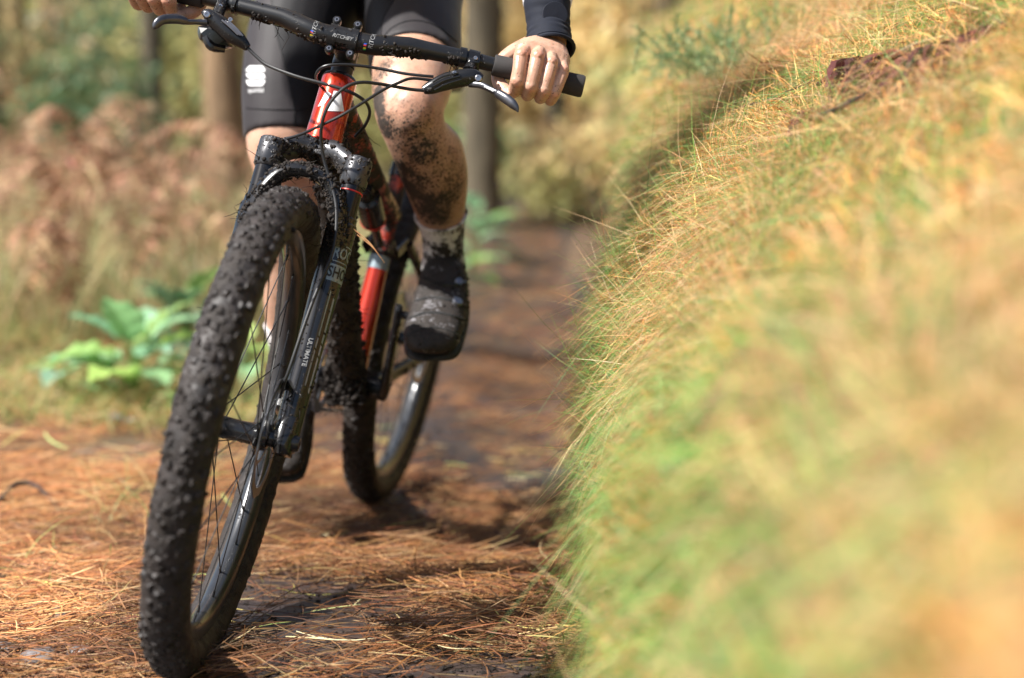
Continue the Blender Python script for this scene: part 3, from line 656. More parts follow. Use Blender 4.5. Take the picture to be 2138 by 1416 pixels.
for s in (-1, 1):
    MB(MW).tube([BBp + [-0.03, s * 0.034, 0.0], BBp + [-0.12, s * 0.044, 0.004], BBp + [-0.26, s * 0.062, 0.018], (0.004, s * 0.073, RW)], [0.017, 0.0145, 0.0125, 0.013], 14, sub=14).build('chainstay', M['black'], frame_o)
    MB(MW).tube([st_at(0.585) + [-0.06, s * 0.034, 0.018], np.array([0.16, s * 0.052, 0.52]), (0.004, s * 0.072, RW + 0.01)], [0.0105, 0.0095, 0.010], 12, sub=10).build('seatstay', M['black'], frame_o)
    MB(MW).tube([(0, s * 0.06, RW), (0, s * 0.085, RW)], [0.016, 0.013], 16).build('dropout', M['black'], frame_o)
# head badge: white angular mark on the front of the head tube
MHTw = MW @ MHT; tch = np.linalg.inv(MHTw) @ np.append(c_w, 1.0); A_H = math.atan2(tch[1], tch[0])
def badge(poly, mt, nm='print_mark'):
    V2 = np.array(poly); n_ = 8; Vs = []; F = []
    # poly given as quad corners: refine bilinear
    for j in range(n_ + 1):
        for i in range(n_ + 1):
            u, v = i / n_, j / n_; Vs.append((1 - u) * (1 - v) * V2[0] + u * (1 - v) * V2[1] + u * v * V2[2] + (1 - u) * v * V2[3])
    F = [(j * (n_ + 1) + i, j * (n_ + 1) + i + 1, (j + 1) * (n_ + 1) + i + 1, (j + 1) * (n_ + 1) + i) for j in range(n_) for i in range(n_)]
    Vs = np.array(Vs); rr = 0.0280; th = A_H + Vs[:, 0] / rr
    return make(nm, xf(MHTw, np.stack([rr * np.cos(th), rr * np.sin(th), HT0 + Vs[:, 1]], 1)), F, mt, frame_o, sharp=None)
# cranks, chainring, chain, pedals
CA = R_(22)                                     # left crank, from straight up towards the front
cr = MB(MW); cr.tube([BBp + [0, -0.062, 0], BBp + [0, 0.062, 0]], 0.021, 18)
for s, ca in ((1, CA), (-1, CA + math.pi)):
    d = np.array([math.sin(ca), 0, math.cos(ca)]); w = np.array([math.cos(ca), 0, -math.sin(ca)])
    cr.loft([(BBp + [0, s * 0.066, 0] - d * 0.018, w * 0.012, (0, 0.007, 0)), (BBp + [0, s * 0.068, 0], w * 0.021, (0, 0.010, 0)), (BBp + [0, s * 0.072, 0] + d * 0.06, w * 0.014, (0, 0.008, 0)), (BBp + [0, s * 0.080, 0] + d * 0.15, w * 0.012, (0, 0.0075, 0)), (BBp + [0, s * 0.082, 0] + d * 0.182, w * 0.011, (0, 0.007, 0)), (BBp + [0, s * 0.082, 0] + d * 0.188, w * 0.006, (0, 0.005, 0))], seg=16)
crank = cr.build('crankset', M['black'], bike)
ch = MB(MW @ tr(BBp + np.array([0, -0.052, 0]))); nt_ = 32; a3 = np.linspace(0, 2 * np.pi, nt_ * 4, endpoint=False)
rr = 0.063 + 0.004 * (np.cos(a3 * nt_) > 0); V = np.vstack([np.stack([r * np.cos(a3), np.full(len(a3), y), r * np.sin(a3)], 1) for y in (-0.0015, 0.0015) for r in (rr, np.full(len(a3), 0.048))]); n_ = len(a3); F = []
for i in range(n_):
    j = (i + 1) % n_; F += [(i, j, n_ + j, n_ + i), (2 * n_ + i, 3 * n_ + i, 3 * n_ + j, 2 * n_ + j), (i, 2 * n_ + i, 2 * n_ + j, j), (n_ + i, n_ + j, 3 * n_ + j, 3 * n_ + i)]
ch.add(V, F)
for i in range(4):
    t = i * math.pi / 2 + 0.4; ch.tube([(0.02 * math.cos(t), 0, 0.02 * math.sin(t)), (0.052 * math.cos(t), 0, 0.052 * math.sin(t))], 0.007, 8, flat=0.4, hint=(0, 1, 0))
ch.build('chainring', M['metal'], crank)
# chain links
lp = []; cr0 = BBp + [0, -0.052, 0]; cg = np.array([0, -0.045, RW]); rg = 0.038
for t in np.linspace(math.pi / 2, -math.pi / 2 - 0.2, 20): lp.append(cr0 + 0.066 * np.array([math.cos(t), 0, math.sin(t)]))
lp.append(np.array([0.05, -0.050, 0.20])); lp.append(np.array([-0.005, -0.05, 0.19])); lp.append(np.array([0.02, -0.05, 0.29]))
for t in np.linspace(-math.pi / 2 - 0.4, -1.5 * math.pi, 10): lp.append(cg + rg * np.array([math.cos(t), 0, math.sin(t)]))
lp.append(cr0 + np.array([0, 0, 0.066])); lp = np.array(lp); sl = np.concatenate([[0], np.cumsum(np.linalg.norm(np.diff(lp, axis=0), axis=1))])
cm = MB(MW); nl = int(sl[-1] / 0.0127)
cpts = np.stack([np.interp(np.arange(nl + 1) * 0.0127, sl, lp[:, k]) for k in range(3)], 1)
for i in range(nl):
    p, q = cpts[i], cpts[i + 1]
    for sg in (-1, 1):
        y = sg * (0.0026 if i % 2 else 0.0017); cm.tube([p + [0, y, 0], (p + q) / 2 + [0, y, 0], q + [0, y, 0]], [0.0042, 0.003, 0.0042], 6, flat=0.25, hint=(0, 1, 0))
    cm.tube([p + [0, -0.003, 0], p + [0, 0.003, 0]], 0.0022, 6)
cm.build('chain', M['metal'], bike, kind='stuff')
de = MB(MW); de.rbox((0.03, -0.052, 0.245), (0.028, 0.012, 0.11), None, 0.4); de.lathe([(0.006, -0.004), (0.024, -0.003), (0.024, 0.003), (0.006, 0.004)], frame((0.03, -0.05, 0.30), (1, 0, 0), (0, 0, -1), (0, 1, 0)), 18); de.lathe([(0.006, -0.004), (0.026, -0.003), (0.026, 0.003), (0.006, 0.004)], frame((0.03, -0.05, 0.215), (1, 0, 0), (0, 0, -1), (0, 1, 0)), 18); de.rbox((0.01, -0.07, 0.325), (0.05, 0.03, 0.035), None, 0.5)
de.build('rear_derailleur', M['black'], bike)
cas = MB(MW)
for i, r in enumerate((0.10, 0.088, 0.076, 0.066, 0.057, 0.049, 0.042, 0.036, 0.030, 0.025)):
    cas.lathe([(r * 0.6, -0.001), (r, -0.0009), (r, 0.0009), (r * 0.6, 0.001)], frame((0, -0.026 - i * 0.0036, RW), (1, 0, 0), (0, 0, -1), (0, 1, 0)), 30)
cas.build('cassette', M['metal'], rear)
PED = {}
for s, ca in ((1, CA), (-1, CA + math.pi)):
    d = np.array([math.sin(ca), 0, math.cos(ca)]); pc = BBp + d * 0.17; pm = MB(MW)
    pm.tube([pc + [0, s * 0.08, 0], pc + [0, s * 0.165, 0]], 0.0075, 12); pm.rbox(pc + [0, s * 0.128, 0], (0.062, 0.052, 0.016), None, 0.4)
    pm.build('pedal', M['black'], crank); PED[s] = xf(MW, pc + np.array([0, s * 0.128, 0]))[0]

# ------------------------------------------------------------------ brake levers, shifter, cables
VD = (0, 1, 0)
def pxs(L): return np.array([at(*p) for p in L])
def ring_on_bar(c, r0, r1, w, name, mt, par):
    p = bar_pt(c); q = bar_pt(c + 0.01); z = nrm(q - p); Mx = MF @ axis_frame(p, z, (1, 0, 0))
    return MB().lathe([(r0, -w / 2), (r1, -w / 2 + 0.001), (r1, w / 2 - 0.001), (r0, w / 2)], Mx, 26, cap=False).build(name, mt, par)
def screw(px, py, d, r, par, nrmv=(0, -1, 0.15)):
    Mx = axis_frame(at(px, py, d), nrmv)
    MB().lathe([(r * 1.25, -0.004), (r * 1.25, 0.0), (r, 0.0008), (r * 0.55, 0.0008), (r * 0.5, -0.0012), (0, -0.0012)], Mx, 16, cap=False).build('bolt', M['bolt'], par)
# image right (rider's left)
lv = MB(); body = pxs([(884, 189, 2.330), (900, 183, 2.332), (930, 171, 2.334), (965, 163, 2.335), (990, 161, 2.336), (1006, 166, 2.338)])
lv.tube(body, [0.0062, 0.0105, 0.0135, 0.0140, 0.0125, 0.0075], 16, sub=18, flat=0.85, hint=VD)
lv.tube(pxs([(978, 150, 2.345), (986, 135, 2.365), (985, 128, 2.37)]), [0.010, 0.009, 0.009], 12, sub=6)
lv.rbox((0, 0, 0), (0.018, 0.013, 0.019), axis_frame(at(989, 134, 2.362), nrm((0.1, -0.6, 0.8)), (1, 0, 0)), 0.3)
leverR = lv.build('brake_lever', M['black'], bike)
rb = MB()
for k in range(3): rb.tube(pxs([(903 + 2 * k, 172 + 8 * k, 2.319), (925 + 3 * k, 160 + 8 * k, 2.3195), (958 + 3 * k, 152 + 7 * k, 2.321)]), [0.0012, 0.0016, 0.0012], 8, sub=8)
rb.build('reservoir_rib', M['gloss_black'], leverR)
ring_on_bar(0.183, 0.012, 0.0158, 0.012, 'clamp', M['black'], leverR); ring_on_bar(0.2, 0.0118, 0.0150, 0.019, 'clamp', M['black'], leverR)
MB().tube(pxs([(980, 176, 2.335), (1004, 178, 2.325), (1022, 186, 2.318), (1036, 193, 2.312), (1040, 196, 2.310), (1056, 206, 2.303), (1070, 217, 2.298), (1078, 226, 2.295), (1082, 234, 2.293)]), [0.005, 0.0052, 0.0046, 0.0048, 0.0072, 0.0080, 0.0075, 0.0050, 0.0012], 14, sub=40, flat=0.7, hint=VD).build('lever_blade', M['lever'], leverR)
screw(999, 163, 2.322, 0.0042, leverR); screw(949, 152, 2.321, 0.0028, leverR); screw(984, 140, 2.352, 0.0028, leverR); screw(993, 121, 2.352, 0.0026, leverR)
V, F = text_geo('SHIMANO', 0.0042, bold=0.0001)
e1 = nrm(at(1034, 192, 2.31) - at(1010, 180, 2.32)); e2 = nrm(np.cross(np.cross(e1, (0, -1, 0)), e1)) * -1; e3 = np.cross(e1, (0, -1, 0)); e3 = nrm(-e3 if e3[2] < 0 else e3)
make('lettering', at(1021, 185, 2.3115) + V[:, :1] * e1 * 1.0 + V[:, 1:] * e3, F, M['white_print'], leverR, sharp=None)
# image left (rider's right)
lv = MB(); lv.tube(pxs([(424, 34, 2.335), (432, 32, 2.335), (455, 47, 2.334), (480, 70, 2.333), (498, 83, 2.333), (510, 93, 2.333), (517, 100, 2.333)]), [0.006, 0.0105, 0.0135, 0.0140, 0.0120, 0.0085, 0.0062], 16, sub=20, flat=0.85, hint=VD)
lv.tube(pxs([(452, 36, 2.34), (460, 18, 2.362), (464, 8, 2.37)]), [0.010, 0.009, 0.009], 12, sub=6)
leverL = lv.build('brake_lever', M['black'], bike)
rb = MB()
for k in range(3): rb.tube(pxs([(463 + 7 * k, 42 + k, 2.3195), (482 + 6 * k, 58 + k, 2.3185), (497 + 5 * k, 73 + k, 2.319)]), [0.0012, 0.0016, 0.0012], 8, sub=8)
rb.build('reservoir_rib', M['metal'], leverL)
ring_on_bar(-0.197, 0.0118, 0.0155, 0.016, 'clamp', M['black'], leverL); ring_on_bar(-0.178, 0.012, 0.0155, 0.008, 'clamp', M['black'], leverL)
MB().tube(pxs([(432, 47, 2.33), (410, 46, 2.325), (392, 46, 2.315), (386, 44, 2.312), (370, 40, 2.305), (350, 40, 2.298), (336, 43, 2.293), (328, 50, 2.291), (324, 58, 2.290), (324, 62, 2.290)]), [0.0052, 0.0042, 0.0044, 0.0062, 0.0078, 0.0076, 0.0072, 0.0066, 0.0045, 0.0015], 14, sub=44, flat=0.7, hint=VD).build('lever_blade', M['lever'], leverL)
screw(432, 30, 2.322, 0.0042, leverL); screw(481, 41, 2.321, 0.0030, leverL); screw(460, 13, 2.352, 0.0030, leverL)
pod = MB(); V, F = ico(2); cpod = at(450, 78, 2.362)
V2 = V * np.array([0.031, 0.026, 0.019]); V2[:, 2] += 0.25 * V2[:, 0] * -1.0; V2 = np.sign(V2) * np.minimum(np.abs(V2), np.array([0.026, 0.022, 0.019])); pod.add(V2 + cpod, F); pod.tube(pxs([(425, 60, 2.35), (440, 95, 2.345), (470, 104, 2.35)]), [0.006, 0.008, 0.005], 10, sub=10)
pod.build('shifter', M['gloss_black'], bike, sharp=20)
def cable(L, r=0.0026): return MB().tube(pxs(L), r, 10, sub=len(L) * 8).build('cable', M['cable'], bike)
cable([(515, 98, 2.333), (535, 118, 2.328), (560, 137, 2.32), (620, 160, 2.30), (680, 176, 2.29), (730, 192, 2.287), (762, 212, 2.305), (772, 235, 2.35), (762, 262, 2.40), (742, 285, 2.44)])
cable([(905, 160, 2.338), (880, 158, 2.335), (840, 153, 2.335), (790, 143, 2.335), (735, 136, 2.325), (690, 136, 2.318), (667, 145, 2.325), (660, 163, 2.35), (672, 182, 2.38), (695, 200, 2.41)], 0.0023)
hose = [(884, 189, 2.330), (860, 187, 2.326), (830, 182, 2.316), (790, 175, 2.30), (755, 172, 2.287), (725, 180, 2.280), (698, 203, 2.276), (680, 232, 2.276), (671, 265, 2.280), (671, 300, 2.288), (678, 340, 2.292), (692, 385, 2.288), (702, 430, 2.278), (701, 490, 2.262), (688, 545, 2.252), (655, 625, 2.238), (625, 710, 2.222), (603, 775, 2.215), (590, 808, 2.222), (584, 830, 2.24)]
cable(hose)
cable([(905, 168, 2.340), (860, 164, 2.328), (830, 174, 2.315), (800, 188, 2.302), (760, 213, 2.284), (715, 240, 2.274), (670, 262, 2.284), (630, 280, 2.315), (600, 290, 2.34)], 0.0023)

# ------------------------------------------------------------------ mud thrown over the bicycle
def surf_samples(ob, n, keep=None):
    Mx = np.array(root_of(ob)['_m']).reshape(4, 4); me = ob.data; me.calc_loop_triangles()
    V = np.empty(len(me.vertices) * 3, np.float32); me.vertices.foreach_get('co', V); V = xf(Mx, V.reshape(-1, 3))
    T = np.empty(len(me.loop_triangles) * 3, np.int32); me.loop_triangles.foreach_get('vertices', T); T = T.reshape(-1, 3)
    a, b_, c = V[T[:, 0]], V[T[:, 1]], V[T[:, 2]]; nv = np.cross(b_ - a, c - a); ar = np.linalg.norm(nv, axis=1) + 1e-15
    k = rng.choice(len(T), n * 6, p=ar / ar.sum()); r1, r2 = rng.random(len(k)), rng.random(len(k)); fl = r1 + r2 > 1; r1[fl], r2[fl] = 1 - r1[fl], 1 - r2[fl]
    P = a[k] + r1[:, None] * (b_ - a)[k] + r2[:, None] * (c - a)[k]; Nn = nv[k] / ar[k][:, None]
    if keep is not None:
        m_ = rng.random(len(P)) < np.clip(keep(P, Nn), 0, 1); P, Nn = P[m_], Nn[m_]
    return P[:n], Nn[:n]
def clods(obs, n, r0, r1, keep=None, parent=None, out=0.0, strands=0, name='mud'):
    mb = MB()
    for ob in obs:
        P, Nn = surf_samples(ob, n // len(obs), keep)
        for p, nn in zip(P, Nn): mb.chunk(p + nn * out, r0 + (r1 - r0) * rng.random() ** 3, 0.45, sc=(1, 0.8, 0.7))
        if strands:
            for p, nn in zip(P[:strands // len(obs)], Nn):
                d = nrm(nn * 0.5 + rng.normal(size=3) * 0.7 + [0, 0, -0.3]); L = 0.008 + 0.03 * rng.random() ** 2
                mb.tube([p, p + d * L * 0.5 + rng.normal(size=3) * L * 0.1, p + d * L], [0.0006, 0.0005, 0.0003], 4)
    return mb.build(name, M['mud'], parent or obs[0], kind='stuff', sharp=None)
ch_ = {c.name.split('.')[0]: c for c in fork.children}
cwc = xf(MF, (0, 0, AC))[0]
gap = lambda P, Nn: 0.10 + 0.9 * (vnoise(P, 38) > -0.05) * (Nn[:, 2] < 0.35) * (np.linalg.norm((P - cwc), axis=1) < 0.075)
clods([fork], 2200, 0.0007, 0.0045, gap, strands=60)
clods([ch_['arch']], 2200, 0.0008, 0.0050, lambda P, Nn: 0.25 + 0.8 * (vnoise(P, 30) > -0.3) * (Nn[:, 2] > -0.6), parent=fork, strands=90)
legs = [c for c in fork.children if c.name.startswith('lower_leg')]
clods(legs, 900, 0.0005, 0.0030, lambda P, Nn: 0.12 + 0.9 * (vnoise(P, 22) > 0.1), parent=fork, strands=40)
clods([c for c in fork.children if c.name.startswith('stanchion')], 200, 0.0004, 0.0018, None, parent=fork)
clods([bar], 1500, 0.0006, 0.0045, lambda P, Nn: (Nn[:, 2] < -0.25) * (vnoise(P, 26) > -0.35) * (np.abs(P[:, 0] + 0.235) < 0.17) + 0.02, strands=30)
clods([stem, plt], 160, 0.0005, 0.002, None)
fch = {c.name.split('.')[0]: c for c in frame_o.children}
clods([fch['down_tube']], 2300, 0.0010, 0.0080, lambda P, Nn: 0.15 + 0.9 * (vnoise(P, 14) > -0.4), parent=frame_o, strands=260)
clods([fch['top_tube'], fch['rear_shock'], fch['seat_tube_upper']], 700, 0.0007, 0.0035, lambda P, Nn: 0.1 + (vnoise(P, 25) > 0.0), parent=frame_o, strands=30)
clods([frame_o], 150, 0.0004, 0.0011, None)
clods([crank, fch['chainstay'], fch['seatstay']], 700, 0.0008, 0.005, None, parent=frame_o, strands=40)
clods([leverR, leverL], 160, 0.0004, 0.0014, None, parent=leverR)
hub = [c for c in front.children if c.name.startswith('hub')]
clods(hub, 160, 0.0006, 0.002, None, parent=front)
# a lump of mud and litter packed where the down tube meets the cranks
lump = MB()
for i in range(420):
    p = xf(MW, BBp + np.array([0.045, 0.0, 0.008]))[0] + np.clip(rng.normal(size=3), -1.25, 1.25) * np.array([0.026, 0.018, 0.030]); lump.chunk(p, 0.003 + 0.007 * rng.random() ** 2, 0.5)
for i in range(160):
    p = xf(MW, BBp + np.array([0.05, 0.0, -0.005]))[0] + np.clip(rng.normal(size=3), -1.2, 1.2) * np.array([0.028, 0.02, 0.03]); d = nrm(rng.normal(size=3)); L = 0.01 + 0.025 * rng.random(); lump.tube([p, p + d * L + [0, 0, -0.2 * L]], [0.0008, 0.0004], 4)
lump.build('mud_lump', M['mud'], frame_o, kind='stuff', sharp=None)
# needles hanging from the fork
V = []
for (x0, y0, x1, y1) in ((738, 478, 800, 545), (742, 482, 796, 540), (745, 490, 803, 549)):
    MB().tube([at(x0, y0, 2.29), at((x0 + x1) / 2 + 4, (y0 + y1) / 2 - 3, 2.27), at(x1, y1, 2.26)], [0.0007, 0.0007, 0.0003], 5, sub=8).build('stuck_needle', mat('stuck_needle_brown', (0.36, 0.17, 0.06), 0.6), fork)

# ================================================================== the rider
def secs_from(L, grow=0.0):
    """cross-sections from their two visible edges (photo pixel pairs), distance and depth ratio -> ellipse sections"""
    c = np.array([(at(*a, d) + at(*b_, d)) / 2 for a, b_, d, *_ in L]); hx = np.array([(at(*b_, d) - at(*a, d)) / 2 for a, b_, d, *_ in L]); T = np.gradient(c, axis=0); out = []
    for k, l in enumerate(L):
        ratio = l[3] if len(l) > 3 else 1.0; w = np.linalg.norm(hx[k]); t = nrm(T[k]); x = nrm(hx[k]); x = nrm(x - (x @ t) * t); y = np.cross(t, x)
        out.append((c[k], x * (w + grow), y * (w * ratio + grow)))
    return out
def dense(secs, n):
    c = spline([s[0] for s in secs], n); hx = spline([s[1] for s in secs], n); hy = spline([s[2] for s in secs], n)
    return list(zip(c, hx, hy))
def remesh(mb, voxel, it=6):
    V = np.vstack(mb.V); me = bpy.data.meshes.new('tmp'); me.from_pydata(V.tolist(), [], mb.F); me.update()
    o = bpy.data.objects.new('tmp', me); COL.objects.link(o)
    r = o.modifiers.new('r', 'REMESH'); r.mode = 'VOXEL'; r.voxel_size = voxel; r.adaptivity = 0
    s = o.modifiers.new('s', 'SMOOTH'); s.factor = 0.5; s.iterations = it
    dg = bpy.context.evaluated_depsgraph_get(); dg.update(); m2 = bpy.data.meshes.new_from_object(o.evaluated_get(dg))
    Vo = np.empty(len(m2.vertices) * 3, np.float32); m2.vertices.foreach_get('co', Vo); Vo = Vo.reshape(-1, 3).astype(float)
    Fo = [tuple(p.vertices) for p in m2.polygons]
    bpy.data.objects.remove(o); bpy.data.meshes.remove(me); bpy.data.meshes.remove(m2)
    return Vo, Fo
LT = [((762, -90), (975, -90), 3.04), ((768, 0), (960, 0), 2.955), ((768, 58), (957, 55), 2.88), ((774, 105), (957, 112), 2.81), ((777, 142), (951, 150), 2.765)]
LS = [((777, 195), (938, 195), 2.70, 0.95), ((786, 247), (928, 245), 2.675, 0.92), ((806, 290), (938, 284), 2.695, 0.95), ((824, 325), (966, 318), 2.735, 1.02), ((838, 366), (977, 356), 2.78, 1.02), ((856, 418), (975, 400), 2.825, 1.0), ((871, 455), (970, 440), 2.86, 0.98), ((883, 490), (966, 482), 2.89, 0.98), ((886, 522), (965, 524), 2.915, 1.0), ((883, 556), (969, 558), 2.935, 1.1)]
RT = [((552, -90), (755, -90), 3.04), ((546, 0), (742, 0), 3.0), ((521, 90), (718, 90), 2.965), ((511, 180), (698, 182), 2.935), ((512, 230), (690, 234), 2.922), ((515, 291), (682, 295), 2.91)]
RS = [((519, 320), (679, 324), 2.905, 0.95), ((533, 360), (672, 362), 2.90, 0.92), ((545, 402), (666, 405), 2.90, 0.95), ((544, 470), (668, 470), 2.915, 1.05), ((545, 540), (662, 540), 2.94, 1.02), ((548, 610), (650, 610), 2.965, 1.0), ((557, 680), (640, 680), 3.0, 1.0), ((566, 735), (638, 735), 3.02, 1.0), ((568, 800), (642, 800), 3.035, 1.1)]
bodym = MB()
bodym.loft(dense(secs_from(LT + LS), 60), seg=28, p=2.1); bodym.loft(dense(secs_from(RT + RS), 60), seg=28, p=2.1)
def blob(px, py, d, rx, ry, rz, mb=bodym):
    V, F = ico(3); mb.add(V * np.array([rx, ry, rz]) + at(px, py, d), F)
blob(862, 232, 2.64, 0.040, 0.030, 0.046); blob(842, 206, 2.66, 0.030, 0.030, 0.040); blob(882, 305, 2.68, 0.026, 0.030, 0.035)       # kneecap, inner thigh muscle, shin top
blob(932, 345, 2.80, 0.036, 0.045, 0.070); blob(600, 345, 2.86, 0.042, 0.032, 0.05)
# torso, arms, neck and head (above the picture, they shade the bike)
pel = at(750, -60, 3.12)
sho = np.array([-0.27, 2.72, 1.46]); head = np.array([-0.255, 2.42, 1.66])
bodym.tube([at(757, 40, 3.10), pel, pel + (sho - pel) * 0.45 + [0, 0.03, 0.03], sho + [0, 0.03, -0.06], sho], [0.07, 0.145, 0.135, 0.165, 0.10], 20, sub=16)
bodym.tube([sho, (sho + head) / 2 + [0, 0.02, 0], head + [0, 0.03, -0.05]], [0.075, 0.062, 0.06], 16, sub=8)
V, F = ico(3); bodym.add(V * np.array([0.078, 0.098, 0.118]) + head, F)
SHL, SHR = sho + [0.19, 0.0, -0.01], sho + [-0.19, 0.0, -0.01]
ELL, ELR = at(1158, -200, 2.53), at(225, -330, 2.62)
WRL = (at(1104, 100, 2.455) + at(1190, 108, 2.455)) / 2
# bar frames for the hands
def grip_frame(s, c=0.302):
    p = xf(MF, bar_pt(s * c))[0]; q = xf(MF, bar_pt(s * (c + 0.02)))[0]; e1 = nrm(q - p)      # outwards
    e2 = nrm(np.array([0, -1, 0.0]) - (np.array([0, -1, 0.0]) @ e1) * e1); e3 = np.cross(e1, e2)
    if e3[2] < 0: e3 = -e3
    return frame(p, e1, e2, e3)
GL, GR = grip_frame(1), grip_frame(-1)
WRR = xf(GR, (0.004, -0.058, 0.064))[0]
WRL = xf(GL, (0.008, -0.050, 0.066))[0]
bodym.tube([sho + [0.05, 0, 0], SHL, (SHL + ELL) / 2, ELL, at(1143, -60, 2.49), at(1143, 10, 2.470), at(1146, 60, 2.458), at(1148, 92, 2.452)], [0.08, 0.062, 0.050, 0.040, 0.033, 0.028, 0.024, 0.020], 16, sub=30)
bodym.tube([sho - [0.05, 0, 0], SHR, (SHR + ELR) / 2, ELR, (ELR + WRR) / 2, WRR], [0.08, 0.062, 0.050, 0.044, 0.040, 0.030], 16, sub=24)
bV, bF = remesh(bodym, 0.0042, 7)
KNUCK = [(-0.0335, 0.038, 0.029), (-0.0085, 0.041, 0.032), (0.0145, 0.039, 0.029), (0.0355, 0.031, 0.022), (-0.031, 0.050, -0.024), (-0.0085, 0.052, -0.027), (0.0125, 0.050, -0.028), (0.030, 0.044, -0.027)]
def hand(G):
    mb = MB(G)
    E1 = [-0.0335, -0.0085, 0.0145, 0.0355]
    mcp = [(0.028, 0.0200), (0.031, 0.0235), (0.029, 0.0205), (0.021, 0.0135)]; pip = [(0.0400, -0.0165), (0.0420, -0.0190), (0.0400, -0.0200), (0.0345, -0.0200)]
    r0 = [0.0119, 0.0121, 0.0114, 0.0106]; r1 = [0.0120, 0.0118, 0.0112, 0.0104]; tilt = [0.003, 0.000, -0.002, -0.006]
    for k in range(4):
        m_ = np.array([E1[k], *mcp[k]]); p_ = np.array([E1[k] + tilt[k], *pip[k]]); d_ = np.array([E1[k] + tilt[k] * 1.2, 0.010, -0.0335]); t_ = np.array([E1[k] + tilt[k] * 1.2, -0.014, -0.0255])
        mid = (m_ + p_) / 2 + [0, 0.0035, 0]
        mb.tube([m_ + [0, -0.012, 0.004], m_, mid, p_ + [0, -0.0005, 0.002]], [r0[k] * 0.9, r0[k], r0[k] * 0.93, r1[k]], 14, sub=12)
        mb.tube([p_ + [0, -0.0005, 0.002], p_ + [0, -0.006, -0.004], d_, t_, t_ + [0, -0.008, 0.008]], [r1[k], r1[k] * 0.97, r1[k] * 0.85, r1[k] * 0.8, r1[k] * 0.6], 14, sub=16)
        V, F = ico(2); mb.add(V * np.array([r0[k] * 0.92, r0[k] * 0.95, r0[k] * 0.9]) + m_ + [0, 0.0026, 0.0032], F)      # knuckle
        V, F = ico(2); mb.add(V * np.array([r1[k] * 1.03, r1[k] * 0.95, r1[k] * 1.0]) + p_ + [0, 0.0008, -0.0004], F)
        w_ = np.array([0.006 + E1[k] * 0.45, -0.044, 0.050]); mb.tube([w_, (w_ + m_) / 2 + [0, 0.003, 0.0070], m_ + [0, 0.001, 0.002]], [0.010, 0.0088, 0.0098], 12, sub=10)       # metacarpal
    mb.loft([((0.010, -0.050, 0.066), (0.027, 0, 0), (0, 0.016, 0.010)), ((0.008, -0.044, 0.052), (0.031, 0, 0), (0, 0.015, 0.014)), ((0.003, -0.022, 0.043), (0.039, 0, 0), (0, 0.010, 0.018)), ((0.001, 0.002, 0.032), (0.0445, 0, 0), (0, 0.011, 0.0165)), ((0.001, 0.014, 0.018), (0.043, 0, 0), (0, 0.009, 0.010)), ((0.0, 0.020, 0.004), (0.039, 0, 0), (0, 0.006, 0.006))], seg=22, p=2.3)
    # thumb wraps behind and under the grip
    mb.tube([(-0.020, -0.042, 0.044), (-0.044, -0.034, 0.024), (-0.058, -0.026, 0.004), (-0.056, -0.010, -0.022), (-0.042, 0.010, -0.036), (-0.033, 0.020, -0.042)], [0.016, 0.0145, 0.0120, 0.0112, 0.0108, 0.0085], 14, sub=22)
    V_, F_ = remesh(mb, 0.00115, 4)
    return V_, F_
hLV, hLF = hand(GL); hRV, hRF = hand(GR)
allV = np.vstack([bV, hLV, hRV]); allF = list(bF) + [tuple(i + len(bV) for i in f) for f in hLF] + [tuple(i + len(bV) + len(hLV) for i in f) for f in hRF]
mudamt = np.full(len(allV), -0.02)
redamt = np.zeros(len(allV))
for G_ in (GL, GR):
    for (e_, a_, b__) in KNUCK: redamt = np.maximum(redamt, 1 - smooth(0.003, 0.011, np.linalg.norm(allV - xf(G_, (e_, a_, b__))[0], axis=1)))
for (x, y, d, r) in ((858, 228, 2.60, 0.05), (600, 345, 2.82, 0.05)): redamt = np.maximum(redamt, 0.6 * (1 - smooth(r * 0.3, r, np.linalg.norm(allV - at(x, y, d), axis=1))))
for (x, y, d, r, am) in ((792, 205, 2.66, 0.030, 0.30), (812, 262, 2.65, 0.034, 0.24), (800, 230, 2.65, 0.022, 0.32), (858, 285, 2.63, 0.045, 0.15), (882, 318, 2.66, 0.040, 0.19), (852, 345, 2.70, 0.040, 0.22), (852, 395, 2.74, 0.042, 0.26), (890, 420, 2.76, 0.050, 0.20), (900, 455, 2.78, 0.055, 0.22), (890, 400, 2.72, 0.12, 0.12), (860, 300, 2.63, 0.09, 0.11), (930, 405, 2.76, 0.040, 0.20), (940, 380, 2.75, 0.03, 0.2), (872, 370, 2.71, 0.05, 0.17), (538, 352, 2.80, 0.022, 0.26), (620, 380, 2.77, 0.05, 0.14), (1137, 104, 2.395, 0.010, 0.26), (1085, 120, 2.37, 0.007, 0.26), (800, 160, 2.68, 0.04, 0.16), (330, 0, 2.36, 0.06, 0.03)):
    q = np.linalg.norm(allV - at(x, y, d), axis=1); mudamt = np.maximum(mudamt, -0.02 + (am + 0.02) * (1 - smooth(r * 0.35, r * 1.25, q)))
col = np.stack([np.clip(mudamt, 0, 1), redamt, redamt], 1)
foot = np.array([-0.3, 2.9, 0.0])
person = make('person', allV, allF, M['skin'], origin=foot, sharp=None, col=col, label='muddy-legged rider in black shorts and white socks, gripping the handlebar with bare hands', cat='person')
